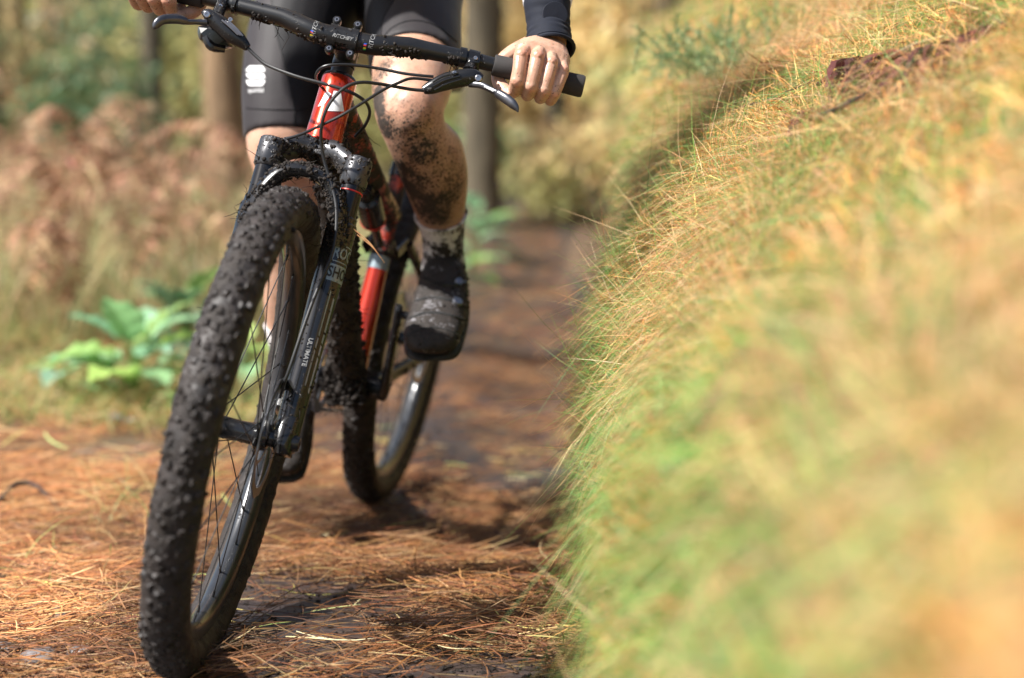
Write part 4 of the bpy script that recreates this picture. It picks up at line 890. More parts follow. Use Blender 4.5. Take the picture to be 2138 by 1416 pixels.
# clothing
sm = MB(); sm.loft(dense(secs_from(LT, 0.0055), 24), seg=28, p=2.1); sm.loft(dense(secs_from(RT, 0.0055), 28), seg=28, p=2.1)
sm.tube([at(757, 62, 3.07), at(757, 20, 3.08), pel, pel + (sho - pel) * 0.35 + [0, 0.03, 0.03]], [0.055, 0.095, 0.152, 0.142], 20, sub=10)
sV, sF = remesh(sm, 0.0048, 8)
shorts = make('shorts', sV, sF, M['shorts'], person, sharp=None)
shorts.data.materials.append(M['shorts_panel'])      # black stretch panels along the inner thighs
fc = np.array([sV[list(f)].mean(0) for f in sF]); dz = (fc[:, 1] * CP - (fc[:, 2] - HC) * SP); fpx = CX + FPX * fc[:, 0] / dz; fpy = CY - FPX * (fc[:, 1] * SP + (fc[:, 2] - HC) * CP) / dz
inner = (fpx > np.interp(fpy, [-100, 0, 60, 120, 180, 230, 300], [560, 566, 575, 590, 606, 614, 613])) & (fpx < np.interp(fpy, [-100, 0, 40, 84, 150], [835, 822, 800, 795, 785]))
shorts.data.polygons.foreach_set('material_index', inner.astype(np.int32)); shorts.data.update()
shb = bvh_of(shorts)
def hit(bvh, px, py, off=0.0012):
    o = Vector((0, 0, HC)); d = Vector((at(px, py, 1.0) - np.array([0, 0, HC])).tolist()).normalized(); h = bvh.ray_cast(o, d)
    if h[0] is None: return None
    nn = h[1] if h[1].dot(d) < 0 else -h[1]
    return np.array(h[0]) + np.array(nn) * off, np.array(nn)
def on_cloth(V2, F, name, mt, par, bvh=None, off=0.0012):
    P = [hit(bvh or shb, x, y, off) for x, y in V2]
    if any(p is None for p in P): return None
    return make(name, np.array([p[0] for p in P]), F, mt, par, sharp=None)
def refine(poly_fn, n_u=10, n_v=4):
    V2 = [poly_fn(i / n_u, j / n_v) for j in range(n_v + 1) for i in range(n_u + 1)]; F = [(j * (n_u + 1) + i, j * (n_u + 1) + i + 1, (j + 1) * (n_u + 1) + i + 1, (j + 1) * (n_u + 1) + i) for j in range(n_v) for i in range(n_u)]
    return np.array(V2), F
# the thigh print: three stacked bars with rounded corners, name below
def bar_fn(x0, x1, y0, y1, slant, top, bot):
    def f(u, v):
        y = y0 + (y1 - y0) * v; l = x0; r = x1
        if top: l += 7 * (1 - v) ** 2.2; r -= 7 * (1 - v) ** 2.2
        if bot: l += 7 * v ** 2.2; r -= 7 * v ** 2.2
        if slant: l += 6 * v ** 2; r -= 6 * (1 - v) ** 2 * 0.7
        return (l + (r - l) * u, y)
    return f
for q, (y0, y1, sl, tp, bt) in enumerate(((138, 149.5, 0, 1, 0), (153.5, 164, 1, 0, 0), (168, 180, 0, 0, 1))):
    V2, F = refine(bar_fn(515, 554, y0, y1, sl, tp, bt)); on_cloth(V2, F, 'print_mark', M['white_print'], shorts)
V, F = text_geo('sportful', 13.0); V2 = np.stack([535 + V[:, 0] * 0.80, 189 - V[:, 1]], 1); on_cloth(V2, F, 'lettering', M['white_print'], shorts)
hbv = bvh_of(frame_o)
def quad_fn(c):
    c = np.array(c, float); return lambda u, v: tuple((1 - u) * (1 - v) * c[0] + u * (1 - v) * c[1] + u * v * c[2] + (1 - u) * v * c[3])
for q in ([(664, 223), (682, 190), (692, 197), (677, 218)], [(697, 190), (711, 191), (718, 233), (684, 232)]):
    V2, F = refine(quad_fn(q), 8, 6); on_cloth(V2, F, 'print_mark', M['white_print'], frame_o, hbv, 0.0006)
def seam(pts, name='seam', r=0.0011, par=shorts, mt=None, bvh=None):
    P = spline(np.array(pts, float), len(pts) * 8); H_ = [hit(bvh or shb, x, y, 0.0002) for x, y in P]; H_ = [h[0] for h in H_ if h is not None]
    if len(H_) > 3: MB().tube(H_, r, 6).build(name, mt or M['shorts_panel'], par)
seam([(514, 226), (560, 229), (610, 229), (670, 226)]); seam([(566, 0), (575, 60), (590, 120), (606, 180), (614, 230), (613, 288)]); seam([(797, 82), (822, 56), (863, 43), (910, 54), (954, 88)], r=0.0014)
seam([(822, 0), (800, 40), (795, 84)])
seam([(516, 287), (560, 290), (620, 292), (680, 289)], 'hem', 0.0016); seam([(800, 110), (830, 97), (870, 94), (915, 102), (955, 112)], 'hem', 0.0016)
for nm, S, sl in (('l', LS, slice(6, 10)), ('r', RS, slice(6, 9))):
    L_ = secs_from(S, 0.0032)[sl]
    mb = MB().loft(dense(L_, 16), seg=26, p=2.1); sock = mb.build('sock', M['sock'], person)
    c0, x0, y0 = L_[0]; rg = [c0 + np.cos(t) * x0 * 1.02 + np.sin(t) * y0 * 1.02 for t in np.linspace(0, 2 * np.pi, 30)]
    MB().tube(rg, 0.0018, 6).build('sock_cuff', M['sock'], sock)
def shoe(L, sole_off, nm_dials):
    S = dense(secs_from(L, 0.0), 26); mb = MB().loft(S, seg=26, p=2.5)
    V_, F_ = remesh(mb, 0.0035, 4); V_ = V_ + 0.0012 * fbm(V_, 60, 3)[:, None] * nrm([0, -1, 0.4])
    sh_ = make('shoe', V_, F_, M['shoe'], person, sharp=None)
    so = MB().loft([(c + sole_off, x * 1.04, y * 0.5) for c, x, y in S[7:]], seg=20, p=2.8); so.build('sole', M['sole'], sh_)
    bv = bvh_of(sh_)
    for (x, y, r) in nm_dials:
        h = hit(bv, x, y, 0.0)
        if h is None: continue
        MB().lathe([(r, -0.004), (r, 0.004), (r * 0.88, 0.0062), (r * 0.5, 0.0066), (r * 0.45, 0.0055), (0, 0.0055)], axis_frame(h[0], h[1]), 20, cap=False).build('dial', M['metal'], sh_)
    P, Nn = surf_samples(sh_, 420); mb = MB()
    for p, nn in zip(P, Nn): mb.chunk(p, 0.0006 + 0.003 * rng.random() ** 3, 0.45)
    mb.build('mud', M['mud'], sh_, kind='stuff', sharp=None)
    return sh_, bv
shL, bvL = shoe([((883, 572), (970, 578), 2.945, 1.15), ((880, 584), (974, 590), 2.93, 1.30), ((874, 600), (978, 606), 2.895, 1.30), ((862, 638), (977, 642), 2.845, 0.95), ((850, 672), (970, 676), 2.79, 0.72), ((843, 698), (961, 702), 2.745, 0.62), ((848, 715), (950, 718), 2.715, 0.50), ((865, 724), (930, 726), 2.70, 0.35), ((885, 726), (915, 727), 2.695, 0.25)], np.array([0.0, 0.022, -0.024]), ((957, 590, 0.008), (954, 632, 0.010)))
shR, bvR = shoe([((566, 790), (644, 790), 3.035, 1.3), ((560, 825), (648, 828), 3.02, 1.5), ((552, 862), (650, 865), 2.985, 1.25), ((545, 900), (648, 905), 2.945, 0.95), ((540, 940), (640, 945), 2.90, 0.75), ((548, 972), (630, 976), 2.865, 0.55), ((565, 985), (612, 988), 2.85, 0.35)], np.array([0.0, 0.020, -0.022]), ())
seam([(882, 584), (910, 592), (945, 596), (972, 590)], 'ankle_strap', 0.0035, shL, M['black_clean'], bvL)
seam([(868, 628), (900, 622), (935, 626), (972, 640)], 'strap', 0.0030, shL, M['sole'], bvL); seam([(856, 664), (890, 654), (930, 656), (968, 668)], 'strap', 0.0030, shL, M['sole'], bvL); seam([(850, 705), (870, 690), (905, 684), (940, 690), (956, 704)], 'toe_seam', 0.0012, shL, M['sole'], bvL)
# sleeves
SL = [((1102, 97), (1194, 110), 2.440, 1.30), ((1103, 76), (1190, 84), 2.446, 1.18), ((1102, 52), (1188, 54), 2.457, 1.0), ((1096, 10), (1189, 8), 2.468, 0.95), ((1092, -60), (1196, -60), 2.49, 0.95), ((1096, -200), (1220, -200), 2.53, 1.0)]
S = dense(secs_from(SL, 0.002), 50); mb = MB()
rings = []; a = np.linspace(0, 2 * np.pi, 40, endpoint=False)
for k, (c, x, y) in enumerate(S):
    ring = c + np.cos(a)[:, None] * x + np.sin(a)[:, None] * y; u = k / 49
    wv = 0.0013 * np.sin(u * 60 + 2.2 * np.cos(a + 0.6)) * smooth(0.05, 0.2, u) * (0.6 + 0.4 * np.sin(a * 2 + u * 9)); ring = ring + (ring - c) / np.linalg.norm(x) * wv[:, None]; rings.append(ring)
sleeve = MB().rings(rings, cap=False).build('sleeve', M['sleeve'], person)
c, x, y = S[0]; cuff = [c + np.cos(t) * x * 1.03 + np.sin(t) * y * 1.03 for t in np.linspace(0, 2 * np.pi, 40)]
MB().tube(cuff, 0.0030, 8).build('cuff', M['sleeve'], sleeve)
c, x, y = S[3]; band = [c + np.cos(t) * x * 1.005 + np.sin(t) * y * 1.005 for t in np.linspace(0, 2 * np.pi, 40)]
MB().tube(band, 0.0009, 6).build('seam', M['sleeve'], sleeve)
bvs = bvh_of(sleeve); h = hit(bvs, 1159, 30, 0.0)
if h: MB().lathe([(0.0205, -0.004), (0.0205, 0.0008), (0.0198, 0.0016), (0.0, 0.0024)], axis_frame(h[0], h[1]), 40).build('round_patch', M['sleeve'], sleeve)
jm = MB(); jm.tube([pel + (sho - pel) * 0.28 + [0, 0.03, 0.03], pel + (sho - pel) * 0.45 + [0, 0.03, 0.03], sho + [0, 0.03, -0.06], sho + [0, 0, 0.02]], [0.152, 0.148, 0.177, 0.10], 20, sub=12)
jm.tube([sho + [0.05, 0, 0], SHL, (SHL + ELL) / 2, ELL, ELL * 0.45 + at(1142, 14, 2.471) * 0.55, at(1142, 14, 2.471)], [0.09, 0.072, 0.060, 0.054, 0.046, 0.0405], 18, sub=22)
jm.tube([sho - [0.05, 0, 0], SHR, (SHR + ELR) / 2, ELR, ELR * 0.3 + WRR * 0.7], [0.09, 0.072, 0.060, 0.054, 0.045], 18, sub=22)
jV, jF = remesh(jm, 0.006, 5); make('jersey', jV, jF, M['jersey'], person, sharp=None)
V, F = ico(3); hv = V * np.array([0.10, 0.135, 0.11]); hv = hv[:, :]; hv[:, 2] = np.maximum(hv[:, 2], -0.015); make('helmet', hv + head + [0, 0.01, 0.045], F, M['black_clean'], person)

# ================================================================== plants and litter
def gp(px, py, up=0.0):
    """where the photo ray meets the forest floor"""
    d = at(px, py, 1.0) - np.array([0, 0, HC]); z = 0.0
    for _ in range(6):
        t = (z - HC) / d[2]; p = np.array([0, 0, HC]) + d * t; z = float(h_ground(p[0], p[1]))
    return np.array([p[0], p[1], z + up])
NCOL = [(0.44, 0.175, 0.058), (0.52, 0.25, 0.090), (0.29, 0.105, 0.040), (0.64, 0.40, 0.19), (0.15, 0.062, 0.030), (0.40, 0.20, 0.085)]
def needles(n, x0, x1, y0, y1, L0, L1, w0, w1, keep=None, lift=0.012):
    x = rng.uniform(x0, x1, n); y = rng.uniform(y0, y1, n)
    if keep is not None:
        k = rng.random(n) < keep(x, y); x, y = x[k], y[k]; n = len(x)
    Lg = rng.uniform(L0, L1, n); w = rng.uniform(w0, w1, n)
    flow = 0.35 * vnoise(np.stack([x, y, 0 * x], 1), 2.3) + 0.12
    ang = flow * 1.6 + rng.normal(size=n) * 0.7; ang = np.where(rng.random(n) < 0.28, rng.uniform(0, np.pi, n), ang)
    tl = rng.normal(size=n) * 0.13 + 0.02; d = np.stack([np.cos(ang) * np.cos(tl), np.sin(ang) * np.cos(tl), np.sin(tl)], 1)
    perp = np.stack([-np.sin(ang), np.cos(ang), 0 * ang], 1); cv = rng.normal(size=n) * 0.09; sag = rng.normal(size=n) * 0.03
    t = np.linspace(-0.5, 0.5, 5); P = np.zeros((n, 5, 3))
    base = np.stack([x, y, h_ground(x, y) + 0.007 + lift * rng.random(n) ** 2 + np.abs(tl) * Lg * 0.4], 1)
    for i, tt in enumerate(t): P[:, i] = base + d * (Lg * tt)[:, None] + perp * (cv * Lg * (tt * tt * 4 - 0.5))[:, None]; P[:, i, 2] += sag * Lg * (0.25 - tt * tt) * 4
    P[:, :, 2] = np.maximum(P[:, :, 2], h_ground(P[:, :, 0], P[:, :, 1]) + 0.0065)
    side = perp * np.cos(0.5) + np.array([0, 0, 1]) * np.sin(0.5); return P, side, w, n
def litter(parts, name, label, cols=NCOL, p=(0.27, 0.24, 0.18, 0.12, 0.10, 0.09)):
    P = np.vstack([q[0] for q in parts]); sd = np.vstack([q[1] for q in parts]); w = np.concatenate([q[2] for q in parts])
    c = pick(cols, len(P), 0.30, p=p)
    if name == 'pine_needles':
        q = P[:, 2]; on = smooth(-0.75, -0.50, q[:, 0] + 0.10 * vnoise(q, 3.0)) * (0.75 + 0.5 * vnoise(q + 8, 2.5)); c = c * (1 - 0.62 * np.clip(on, 0, 1))[:, None] * (1.0 - 0.45 * smooth(-0.1, 0.5, vnoise(q + 17, 5.0)))[:, None]  # trail needles darkened: wet and trodden, plus the path's shade put into the colour
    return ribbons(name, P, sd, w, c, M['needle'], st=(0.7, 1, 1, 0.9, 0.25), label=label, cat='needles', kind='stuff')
def mudgap(x, y):
    wv = np.stack([x, y * 0.6, 0 * x + 7], 1); mid = np.exp(-((x + 0.30 - 0.02 * np.clip(y - 6, 0, 40)) / 0.20) ** 2) * smooth(3.3, 5.0, y)
    near = 0.88 * smooth(0.05, 0.60, vnoise(wv, 4.0) + 0.4 * vnoise(wv + 4, 11.0) + 0.28 * smooth(0.70, 0.85, -x)) * (x < 0.2)
    return np.clip(1 - mid * (0.75 + 0.35 * vnoise(wv, 3.0)) - near * (y < 5), 0.03, 1)
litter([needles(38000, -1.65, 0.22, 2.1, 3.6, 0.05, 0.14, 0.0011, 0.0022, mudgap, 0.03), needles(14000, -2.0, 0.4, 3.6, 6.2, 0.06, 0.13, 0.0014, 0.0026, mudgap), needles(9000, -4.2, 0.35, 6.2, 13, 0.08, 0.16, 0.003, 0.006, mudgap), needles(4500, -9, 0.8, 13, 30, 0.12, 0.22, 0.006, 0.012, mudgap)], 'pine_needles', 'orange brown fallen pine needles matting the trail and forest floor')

n = 5200; x = rng.uniform(-0.85, 0.12, n); y = 2.1 + 3.2 * rng.random(n) ** 1.5; r = 0.0012 + 0.006 * rng.random(n) ** 4; V, F = ico(1); F = np.array(F)
VV = (V[None] * (1 + 0.45 * (rng.random((n, len(V))) * 2 - 1))[:, :, None] * (r[:, None, None] * np.array([1.2, 1.0, 0.7])) + np.stack([x, y, h_ground(x, y) + 0.007], 1)[:, None, :]).reshape(-1, 3)
make('soil_crumbs', VV, (F[None] + (np.arange(n) * len(V))[:, None, None]).reshape(-1, 3), M['mud'], kind='stuff', smooth_=False, label='dark crumbs of soil and grit on the trail', cat='soil')
litter([needles(260, -1.2, 0.1, 2.2, 4.2, 0.06, 0.15, 0.0014, 0.0026, None, 0.03), needles(200, -2.2, -0.6, 3.6, 7, 0.08, 0.18, 0.002, 0.004, None, 0.05)], 'straw_blades', 'yellow straw and dead grass blades lying on the needles', cols=[(0.62, 0.50, 0.16), (0.66, 0.46, 0.22), (0.34, 0.44, 0.14), (0.72, 0.58, 0.32), (0.30, 0.16, 0.08), (0.55, 0.36, 0.16)])
# grass on the left of the trail
def blades(root, n_, L, w, up, lean, droop, cols, p=None, K=5, jit=0.2):
    """grass blades: root (N,3), up (N,3) start direction, lean (N,3) drift direction"""
    t = np.linspace(0, 1, K)[None, :, None]; P = root[:, None, :] + (L[:, None, None]) * (t * up[:, None, :] + t * t * lean[:, None, :] * 1.0); P[:, :, 2] -= (L * droop)[:, None] * (t[:, :, 0] ** 2.2)
    d = nrm_rows(P[:, -1] - P[:, 0]); side = np.cross(d, np.array([0, 0, 1.0]) + 0.8 * rng.normal(size=(n_, 3))); side = nrm_rows(side)
    return P, side, w, pick(cols, n_, jit, p)
def nrm_rows(v): return v / (np.linalg.norm(v, axis=1)[:, None] + 1e-12)
def emit_blades(parts, name, label, cat='grass'):
    P = np.vstack([q[0] for q in parts]); sd = np.vstack([q[1] for q in parts]); w = np.concatenate([q[2] for q in parts]); c = np.vstack([q[3] for q in parts])
    return ribbons(name, P, sd, w, c, M['grass'], st=(1, 0.95, 0.8, 0.55, 0.1), label=label, cat=cat, kind='stuff')
GREEN = [(0.18, 0.30, 0.08), (0.28, 0.38, 0.11), (0.40, 0.38, 0.14), (0.58, 0.45, 0.20), (0.52, 0.29, 0.12)]
n = 30000; y = rng.uniform(2.5, 11, n) ** 1.0; x = -0.62 - 0.15 * rng.random(n) - rng.random(n) * (0.25 * y)
dens = smooth(-0.15, 0.45, vnoise(np.stack([x, y, 0 * x + 2], 1), 1.6)) * (0.10 + 0.90 * smooth(2.8, 4.0, y)); k = rng.random(n) < dens; x, y = x[k], y[k]; n = len(x)
root = np.stack([x, y, h_ground(x, y)], 1); ang = rng.uniform(0, 2 * np.pi, n); up = nrm_rows(np.stack([0.35 * np.cos(ang), 0.35 * np.sin(ang), np.ones(n)], 1)); lean = np.stack([0.5 * np.cos(ang), 0.5 * np.sin(ang), 0 * ang], 1)
emit_blades([blades(root, n, rng.uniform(0.05, 0.16, n) * (0.8 + 0.06 * y), rng.uniform(0.0014, 0.003, n) * (0.6 + 0.14 * y), up, lean, rng.uniform(0.1, 0.7, n), GREEN, (0.18, 0.20, 0.2, 0.22, 0.20))], 'verge_grass', 'thin green and straw grass on the forest floor left of the wheel')

n = 9000; y = rng.uniform(5.5, 12.5, n); x = -0.75 - rng.random(n) * (0.32 * y); root = np.stack([x, y, h_ground(x, y)], 1); ang = rng.uniform(0, 2 * np.pi, n); up = nrm_rows(np.stack([0.2 * np.cos(ang), 0.2 * np.sin(ang), np.ones(n)], 1)); lean = np.stack([0.25 * np.cos(ang), 0.25 * np.sin(ang), 0 * ang], 1)
emit_blades([blades(root, n, rng.uniform(0.2, 0.62, n), rng.uniform(0.004, 0.008, n), up, lean, rng.uniform(0.0, 0.35, n), [(0.42, 0.40, 0.18), (0.55, 0.46, 0.24), (0.30, 0.36, 0.16), (0.58, 0.40, 0.22)])], 'tall_grass', 'tall pale straw coloured grass growing among the bracken')
# grass of the bank: fine blades hanging down the slope, with pine needles caught in it
BG = [(0.13, 0.32, 0.06), (0.22, 0.40, 0.09), (0.34, 0.45, 0.14), (0.66, 0.46, 0.22), (0.68, 0.34, 0.12), (0.11, 0.25, 0.10)]
def bank_blades(n, y0, y1, s0, s1, L0, L1, w0, w1, p, keep=None, cols=BG, droop=(0.05, 0.75)):
    y = rng.uniform(y0, y1, n); s = rng.uniform(s0, s1, n)
    if keep is not None:
        k = rng.random(n) < keep(s, y); s, y = s[k], y[k]; n = len(s)
    root = bank_pt(s, y); e = 0.01; ts = nrm_rows(bank_pt(s + e, y) - root); ty_ = nrm_rows(bank_pt(s, y + e) - root); nn = nrm_rows(np.cross(ts, ty_)); nn *= np.sign(nn[:, 2] * 0.5 - nn[:, 0])[:, None]
    tuft = vnoise(root, 9.0)[:, None]; tuft2 = vnoise(root + 31, 7.0)[:, None]
    up = nrm_rows(nn * 0.75 + ts * (0.25 + 0.45 * rng.normal(size=(n, 1))) + ty_ * (0.6 * tuft + 0.5 * rng.normal(size=(n, 1))))
    lean = -ts * (0.18 + 0.5 * rng.normal(size=(n, 1)) + 0.55 * tuft2) + ty_ * (0.9 * tuft + 0.65 * rng.normal(size=(n, 1)))
    pat = vnoise(root + 3, 3.1) + 0.5 * vnoise(root + 9, 8.0)
    B = blades(root - nn * 0.004, n, rng.uniform(L0, L1, n) * (0.8 + 0.3 * rng.random(n)), rng.uniform(w0, w1, n), up, lean, rng.uniform(*droop, n), cols, p)
    c = B[3]; gfac = np.clip(0.16 + 1.0 * pat + (0.95 - 0.50 * smooth(1.5, 2.0, y)) * smooth(0.60, 1.05, s) + 0.25 * (1 - smooth(0.8, 1.6, y)) * smooth(0.5, 0.8, s), 0, 1)[:, None]; straw = pick([(0.74, 0.50, 0.28), (0.72, 0.42, 0.21), (0.68, 0.33, 0.13), (0.60, 0.45, 0.25)], n, 0.30); mixm = (rng.random((n, 1)) < gfac * 0.80); c = np.where(mixm, straw, c)
    return (B[0], B[1], B[2], c)
PB = (0.25, 0.25, 0.18, 0.13, 0.08, 0.11)
bb = [bank_blades(1500, 2.0, 3.0, 0.35, 0.95, 0.10, 0.20, 0.0006, 0.0010, PB, droop=(0.0, 0.5)), bank_blades(80000, 1.75, 3.4, 0.12, 1.85, 0.05, 0.15, 0.0007, 0.0014, PB),
      bank_blades(13000, 0.35, 1.75, 0.15, 1.3, 0.05, 0.13, 0.0011, 0.0022, PB),
      bank_blades(20000, 3.4, 6.0, 0.12, 2.6, 0.06, 0.16, 0.0015, 0.003, PB),
      bank_blades(12000, 6.0, 16.0, 0.1, 5.0, 0.12, 0.30, 0.004, 0.009, (0.2, 0.2, 0.2, 0.2, 0.1, 0.1))]
emit_blades(bb, 'bank_grass', 'fine green and straw grass hanging over the sunlit bank')
tips = np.vstack([bb[0][0], bb[0][0], bb[1][0][:20000]])
def bank_needles(n, y0, y1, s0, s1, w0, w1, L0=0.05, L1=0.13):
    y = rng.uniform(y0, y1, n); s = rng.uniform(s0, s1, n); keep = rng.random(n) < np.clip(0.30 + 0.9 * vnoise(np.stack([s, y, 0 * s + 5], 1), 3.0) + 0.40 * smooth(0.8, 1.3, s), 0.06, 1); y, s = y[keep], s[keep]; n = len(s)
    root = bank_pt(s, y); e = 0.01; ts = nrm_rows(bank_pt(s + e, y) - root); ty_ = nrm_rows(bank_pt(s, y + e) - root); nn = nrm_rows(np.cross(ts, ty_)); nn *= np.sign(nn[:, 2] * 0.5 - nn[:, 0])[:, None]
    a = rng.normal(size=n) * 0.9 + 0.9; d = nrm_rows(ts * np.cos(a)[:, None] + ty_ * np.sin(a)[:, None] + nn * (0.22 * rng.normal(size=(n, 1)))); Lg = rng.uniform(L0, L1, n); side = nrm_rows(np.cross(d, nn)); cv = rng.normal(size=n) * 0.07
    t = np.linspace(-0.5, 0.5, 5); P = np.stack([root + nn * (0.022 + 0.045 * rng.random((n, 1))) + d * (Lg * tt)[:, None] + side * (cv * Lg * (tt * tt * 4))[:, None] for tt in t], 1)
    return P, nrm_rows(side + 0.5 * nn), rng.uniform(w0, w1, n), n
litter([bank_needles(13000, 1.7, 3.6, 0.2, 2.0, 0.0009, 0.0015, 0.07, 0.16), bank_needles(2600, 0.4, 1.7, 0.25, 1.2, 0.0014, 0.0022), bank_needles(2600, 3.6, 8, 0.2, 2.8, 0.002, 0.0035)], 'bank_needles', 'orange pine needles scattered over the grassy bank', cols=[(0.62, 0.27, 0.075), (0.70, 0.38, 0.12), (0.48, 0.20, 0.06), (0.74, 0.50, 0.20), (0.24, 0.10, 0.045), (0.60, 0.33, 0.11)])
# dew on the blade tips
idx = rng.choice(len(tips), 1500, replace=False); V, F = ico(1); F = np.array(F); r = rng.uniform(0.0005, 0.0013, len(idx)); C_ = tips[idx, -1] - np.array([0, 0, 0.001])
ex = np.stack([rng.uniform(0.02, 0.16, 260), rng.uniform(2.2, 3.1, 260), rng.uniform(0.3, 0.62, 260)], 1)
VV = (V[None] * r[:, None, None] + C_[:, None, :]).reshape(-1, 3); FF = (F[None] + (np.arange(len(idx)) * len(V))[:, None, None]).reshape(-1, 3)
make('dew_drops', VV, FF, M['dew'], kind='stuff', label='tiny dew drops on the grass tips of the bank', cat='dew')

# ------------------------------------------------------------------ ferns
def frond_geo(path, npair, plen, cols, curl=0.5, w=0.5, seed=0):
    """rachis plus pairs of toothed, curled side leaflets; returns verts, faces, colours"""
    lr = np.random.default_rng(seed); P = spline(path, 40); T = nrm_rows(np.gradient(P, axis=0)); V = []; F = []; Cc = []
    mb = MB().tube(P, np.linspace(0.0035, 0.0012, 40), 5); V.append(np.vstack(mb.V)); F += mb.F; base = pick(cols, 1, 0.1)[0]; Cc.append(np.repeat([base * 0.7], len(V[0]), 0)); n0 = len(V[0])
    for i in range(npair):
        u = 0.18 + 0.82 * i / npair; k = min(int(u * 39), 38); p = P[k]; t = T[k]; sd = nrm(np.cross(t, np.array([0, 0, 1.0]) + 0.2 * lr.normal(size=3))); L = plen * math.sin(math.pi * min(1, 0.12 + (1 - u) * 0.9) * 0.55) * (0.8 + 0.4 * lr.random())
        for s in (-1, 1):
            d = nrm(sd * s + t * 0.45); cr_ = curl * (0.5 + lr.random()); m_ = 7; q = []; c = pick(cols, 1, 0.2)[0]
            for j in range(m_ + 1):
                v = j / m_; pt = p + d * L * v * (1 - 0.25 * cr_ * v) + np.array([0, 0, -1.0]) * L * cr_ * v * v * 0.8; wd = L * 0.20 * w * (1 - v * 0.85) * (1.0 if j % 2 else 0.45) + 0.0006; tt = nrm(t + 0.3 * lr.normal(size=3) * 0.4); q.append(pt - tt * wd); q.append(pt + tt * wd + np.array([0, 0, -0.25 * wd]))
            V.append(np.array(q)); F += [(n0 + 2 * j, n0 + 2 * j + 1, n0 + 2 * j + 3, n0 + 2 * j + 2) for j in range(m_)]; Cc.append(np.repeat([c], len(q), 0)); n0 += len(q)
    return np.vstack(V), F, np.vstack(Cc)
BRK = [(0.49, 0.27, 0.165), (0.58, 0.35, 0.21), (0.38, 0.20, 0.125), (0.62, 0.43, 0.26), (0.27, 0.14, 0.09)]
def fern(px, py, nf, Hh, label, seed, cols=BRK, plen=0.16, d=None):
    lr = np.random.default_rng(seed); b0 = gp(px, py) if d is None else np.array([(px - CX) / FPX * d, d, float(h_ground((px - CX) / FPX * d, d))]); e = empty('bracken_fern', tr(b0), label, 'fern', 'dead bracken left of the trail')
    for f in range(nf):
        a = lr.uniform(0, 2 * np.pi); r = Hh * lr.uniform(0.35, 0.8); hh = Hh * lr.uniform(0.75, 1.1); dr = np.array([math.cos(a), math.sin(a) * 0.7, 0]); side = np.array([-dr[1], dr[0], 0]) * lr.normal() * 0.15
        path = [b0 + dr * 0.03, b0 + dr * r * 0.15 + [0, 0, hh * 0.45], b0 + dr * r * 0.40 + side + [0, 0, hh * 0.85], b0 + dr * r * 0.72 + side + [0, 0, hh * (0.95 + 0.05 * lr.random())], b0 + dr * r * 1.05 + side * 2 + [0, 0, hh * lr.uniform(0.55, 0.8)], b0 + dr * r * 1.2 + side * 2 + [0, 0, hh * lr.uniform(0.2, 0.5)]]
        V, F, c = frond_geo(path, 30, plen * lr.uniform(0.7, 1.1), cols, 0.75, 0.42, seed * 50 + f); make('frond', V, F, M['bracken'], e, sharp=None, col=c)
    return e
FL = [(110, 640, 6, 1.05, 'tall rusty bracken whose frond arches over above the leafy plant, at the left'), (20, 690, 4, 0.80, 'rusty bracken at the left edge of the picture'), (300, 660, 5, 0.74, 'drooping pale brown bracken just behind the broad green leaves'), (415, 600, 4, 0.78, 'brown bracken whose tips reach to the left shorts leg'), (200, 600, 4, 0.86, 'brown bracken standing behind the tall arching one'), (480, 640, 5, 0.55, 'low brown bracken partly hidden by the front tyre'), (350, 560, 3, 0.72, 'brown bracken behind the drooping pale one'), (60, 570, 3, 0.8, 'brown bracken far back at the left edge'), (270, 540, 3, 0.75, 'brown bracken farthest back left of the rider'), (150, 720, 4, 0.50, 'low brown bracken in front of the tall arching one')]
for i, (px, py, nf, Hh, lb) in enumerate(FL): fern(px, py, nf, Hh, lb, 11 + i)
for i, (L_, lb) in enumerate((([(205, 600, 6.7), (175, 400, 6.6), (150, 270, 6.5), (112, 222, 6.4), (70, 255, 6.35), (50, 350, 6.3), (45, 440, 6.3)], 'rusty bracken frond arching over at the left, its tip hanging down'), ([(560, 640, 6.5), (530, 400, 6.5), (500, 290, 6.5), (430, 255, 6.5), (350, 262, 6.5), (290, 300, 6.5)], 'rusty bracken frond bending left from behind the shorts leg'), ([(275, 650, 6.0), (300, 560, 6.0), (325, 470, 6.0), (332, 400, 6.0), (370, 360, 6.0), (410, 350, 6.0)], 'upright pale rusty bracken frond behind the broad leaves'), ([(120, 660, 6.2), (150, 540, 6.2), (130, 420, 6.2), (100, 350, 6.1), (60, 340, 6.1), (20, 400, 6.0)], 'rusty bracken frond drooping to the left edge'))):
    Pf = np.array([at(*q) for q in L_]); Pf[0, 2] = float(h_ground(Pf[0, 0], Pf[0, 1])); V, F, c = frond_geo(Pf, 40, 0.13, BRK, 0.85, 0.6, 900 + i); make('bracken_frond', V, F, M['bracken'], sharp=None, col=c, origin=Pf[0], label=lb, cat='fern frond', group='single drooping bracken fronds')
for i, (px, d, lb) in enumerate(((1080, 15.5, 'distant brown bracken at the end of the trail right of the tree trunk'), (900, 13.5, 'distant brown bracken behind the raised knee'), (1200, 17.0, 'distant brown bracken under the hand where the trail ends'))): fern(px, 0, 5, 0.7, lb, 60 + i, d=d)
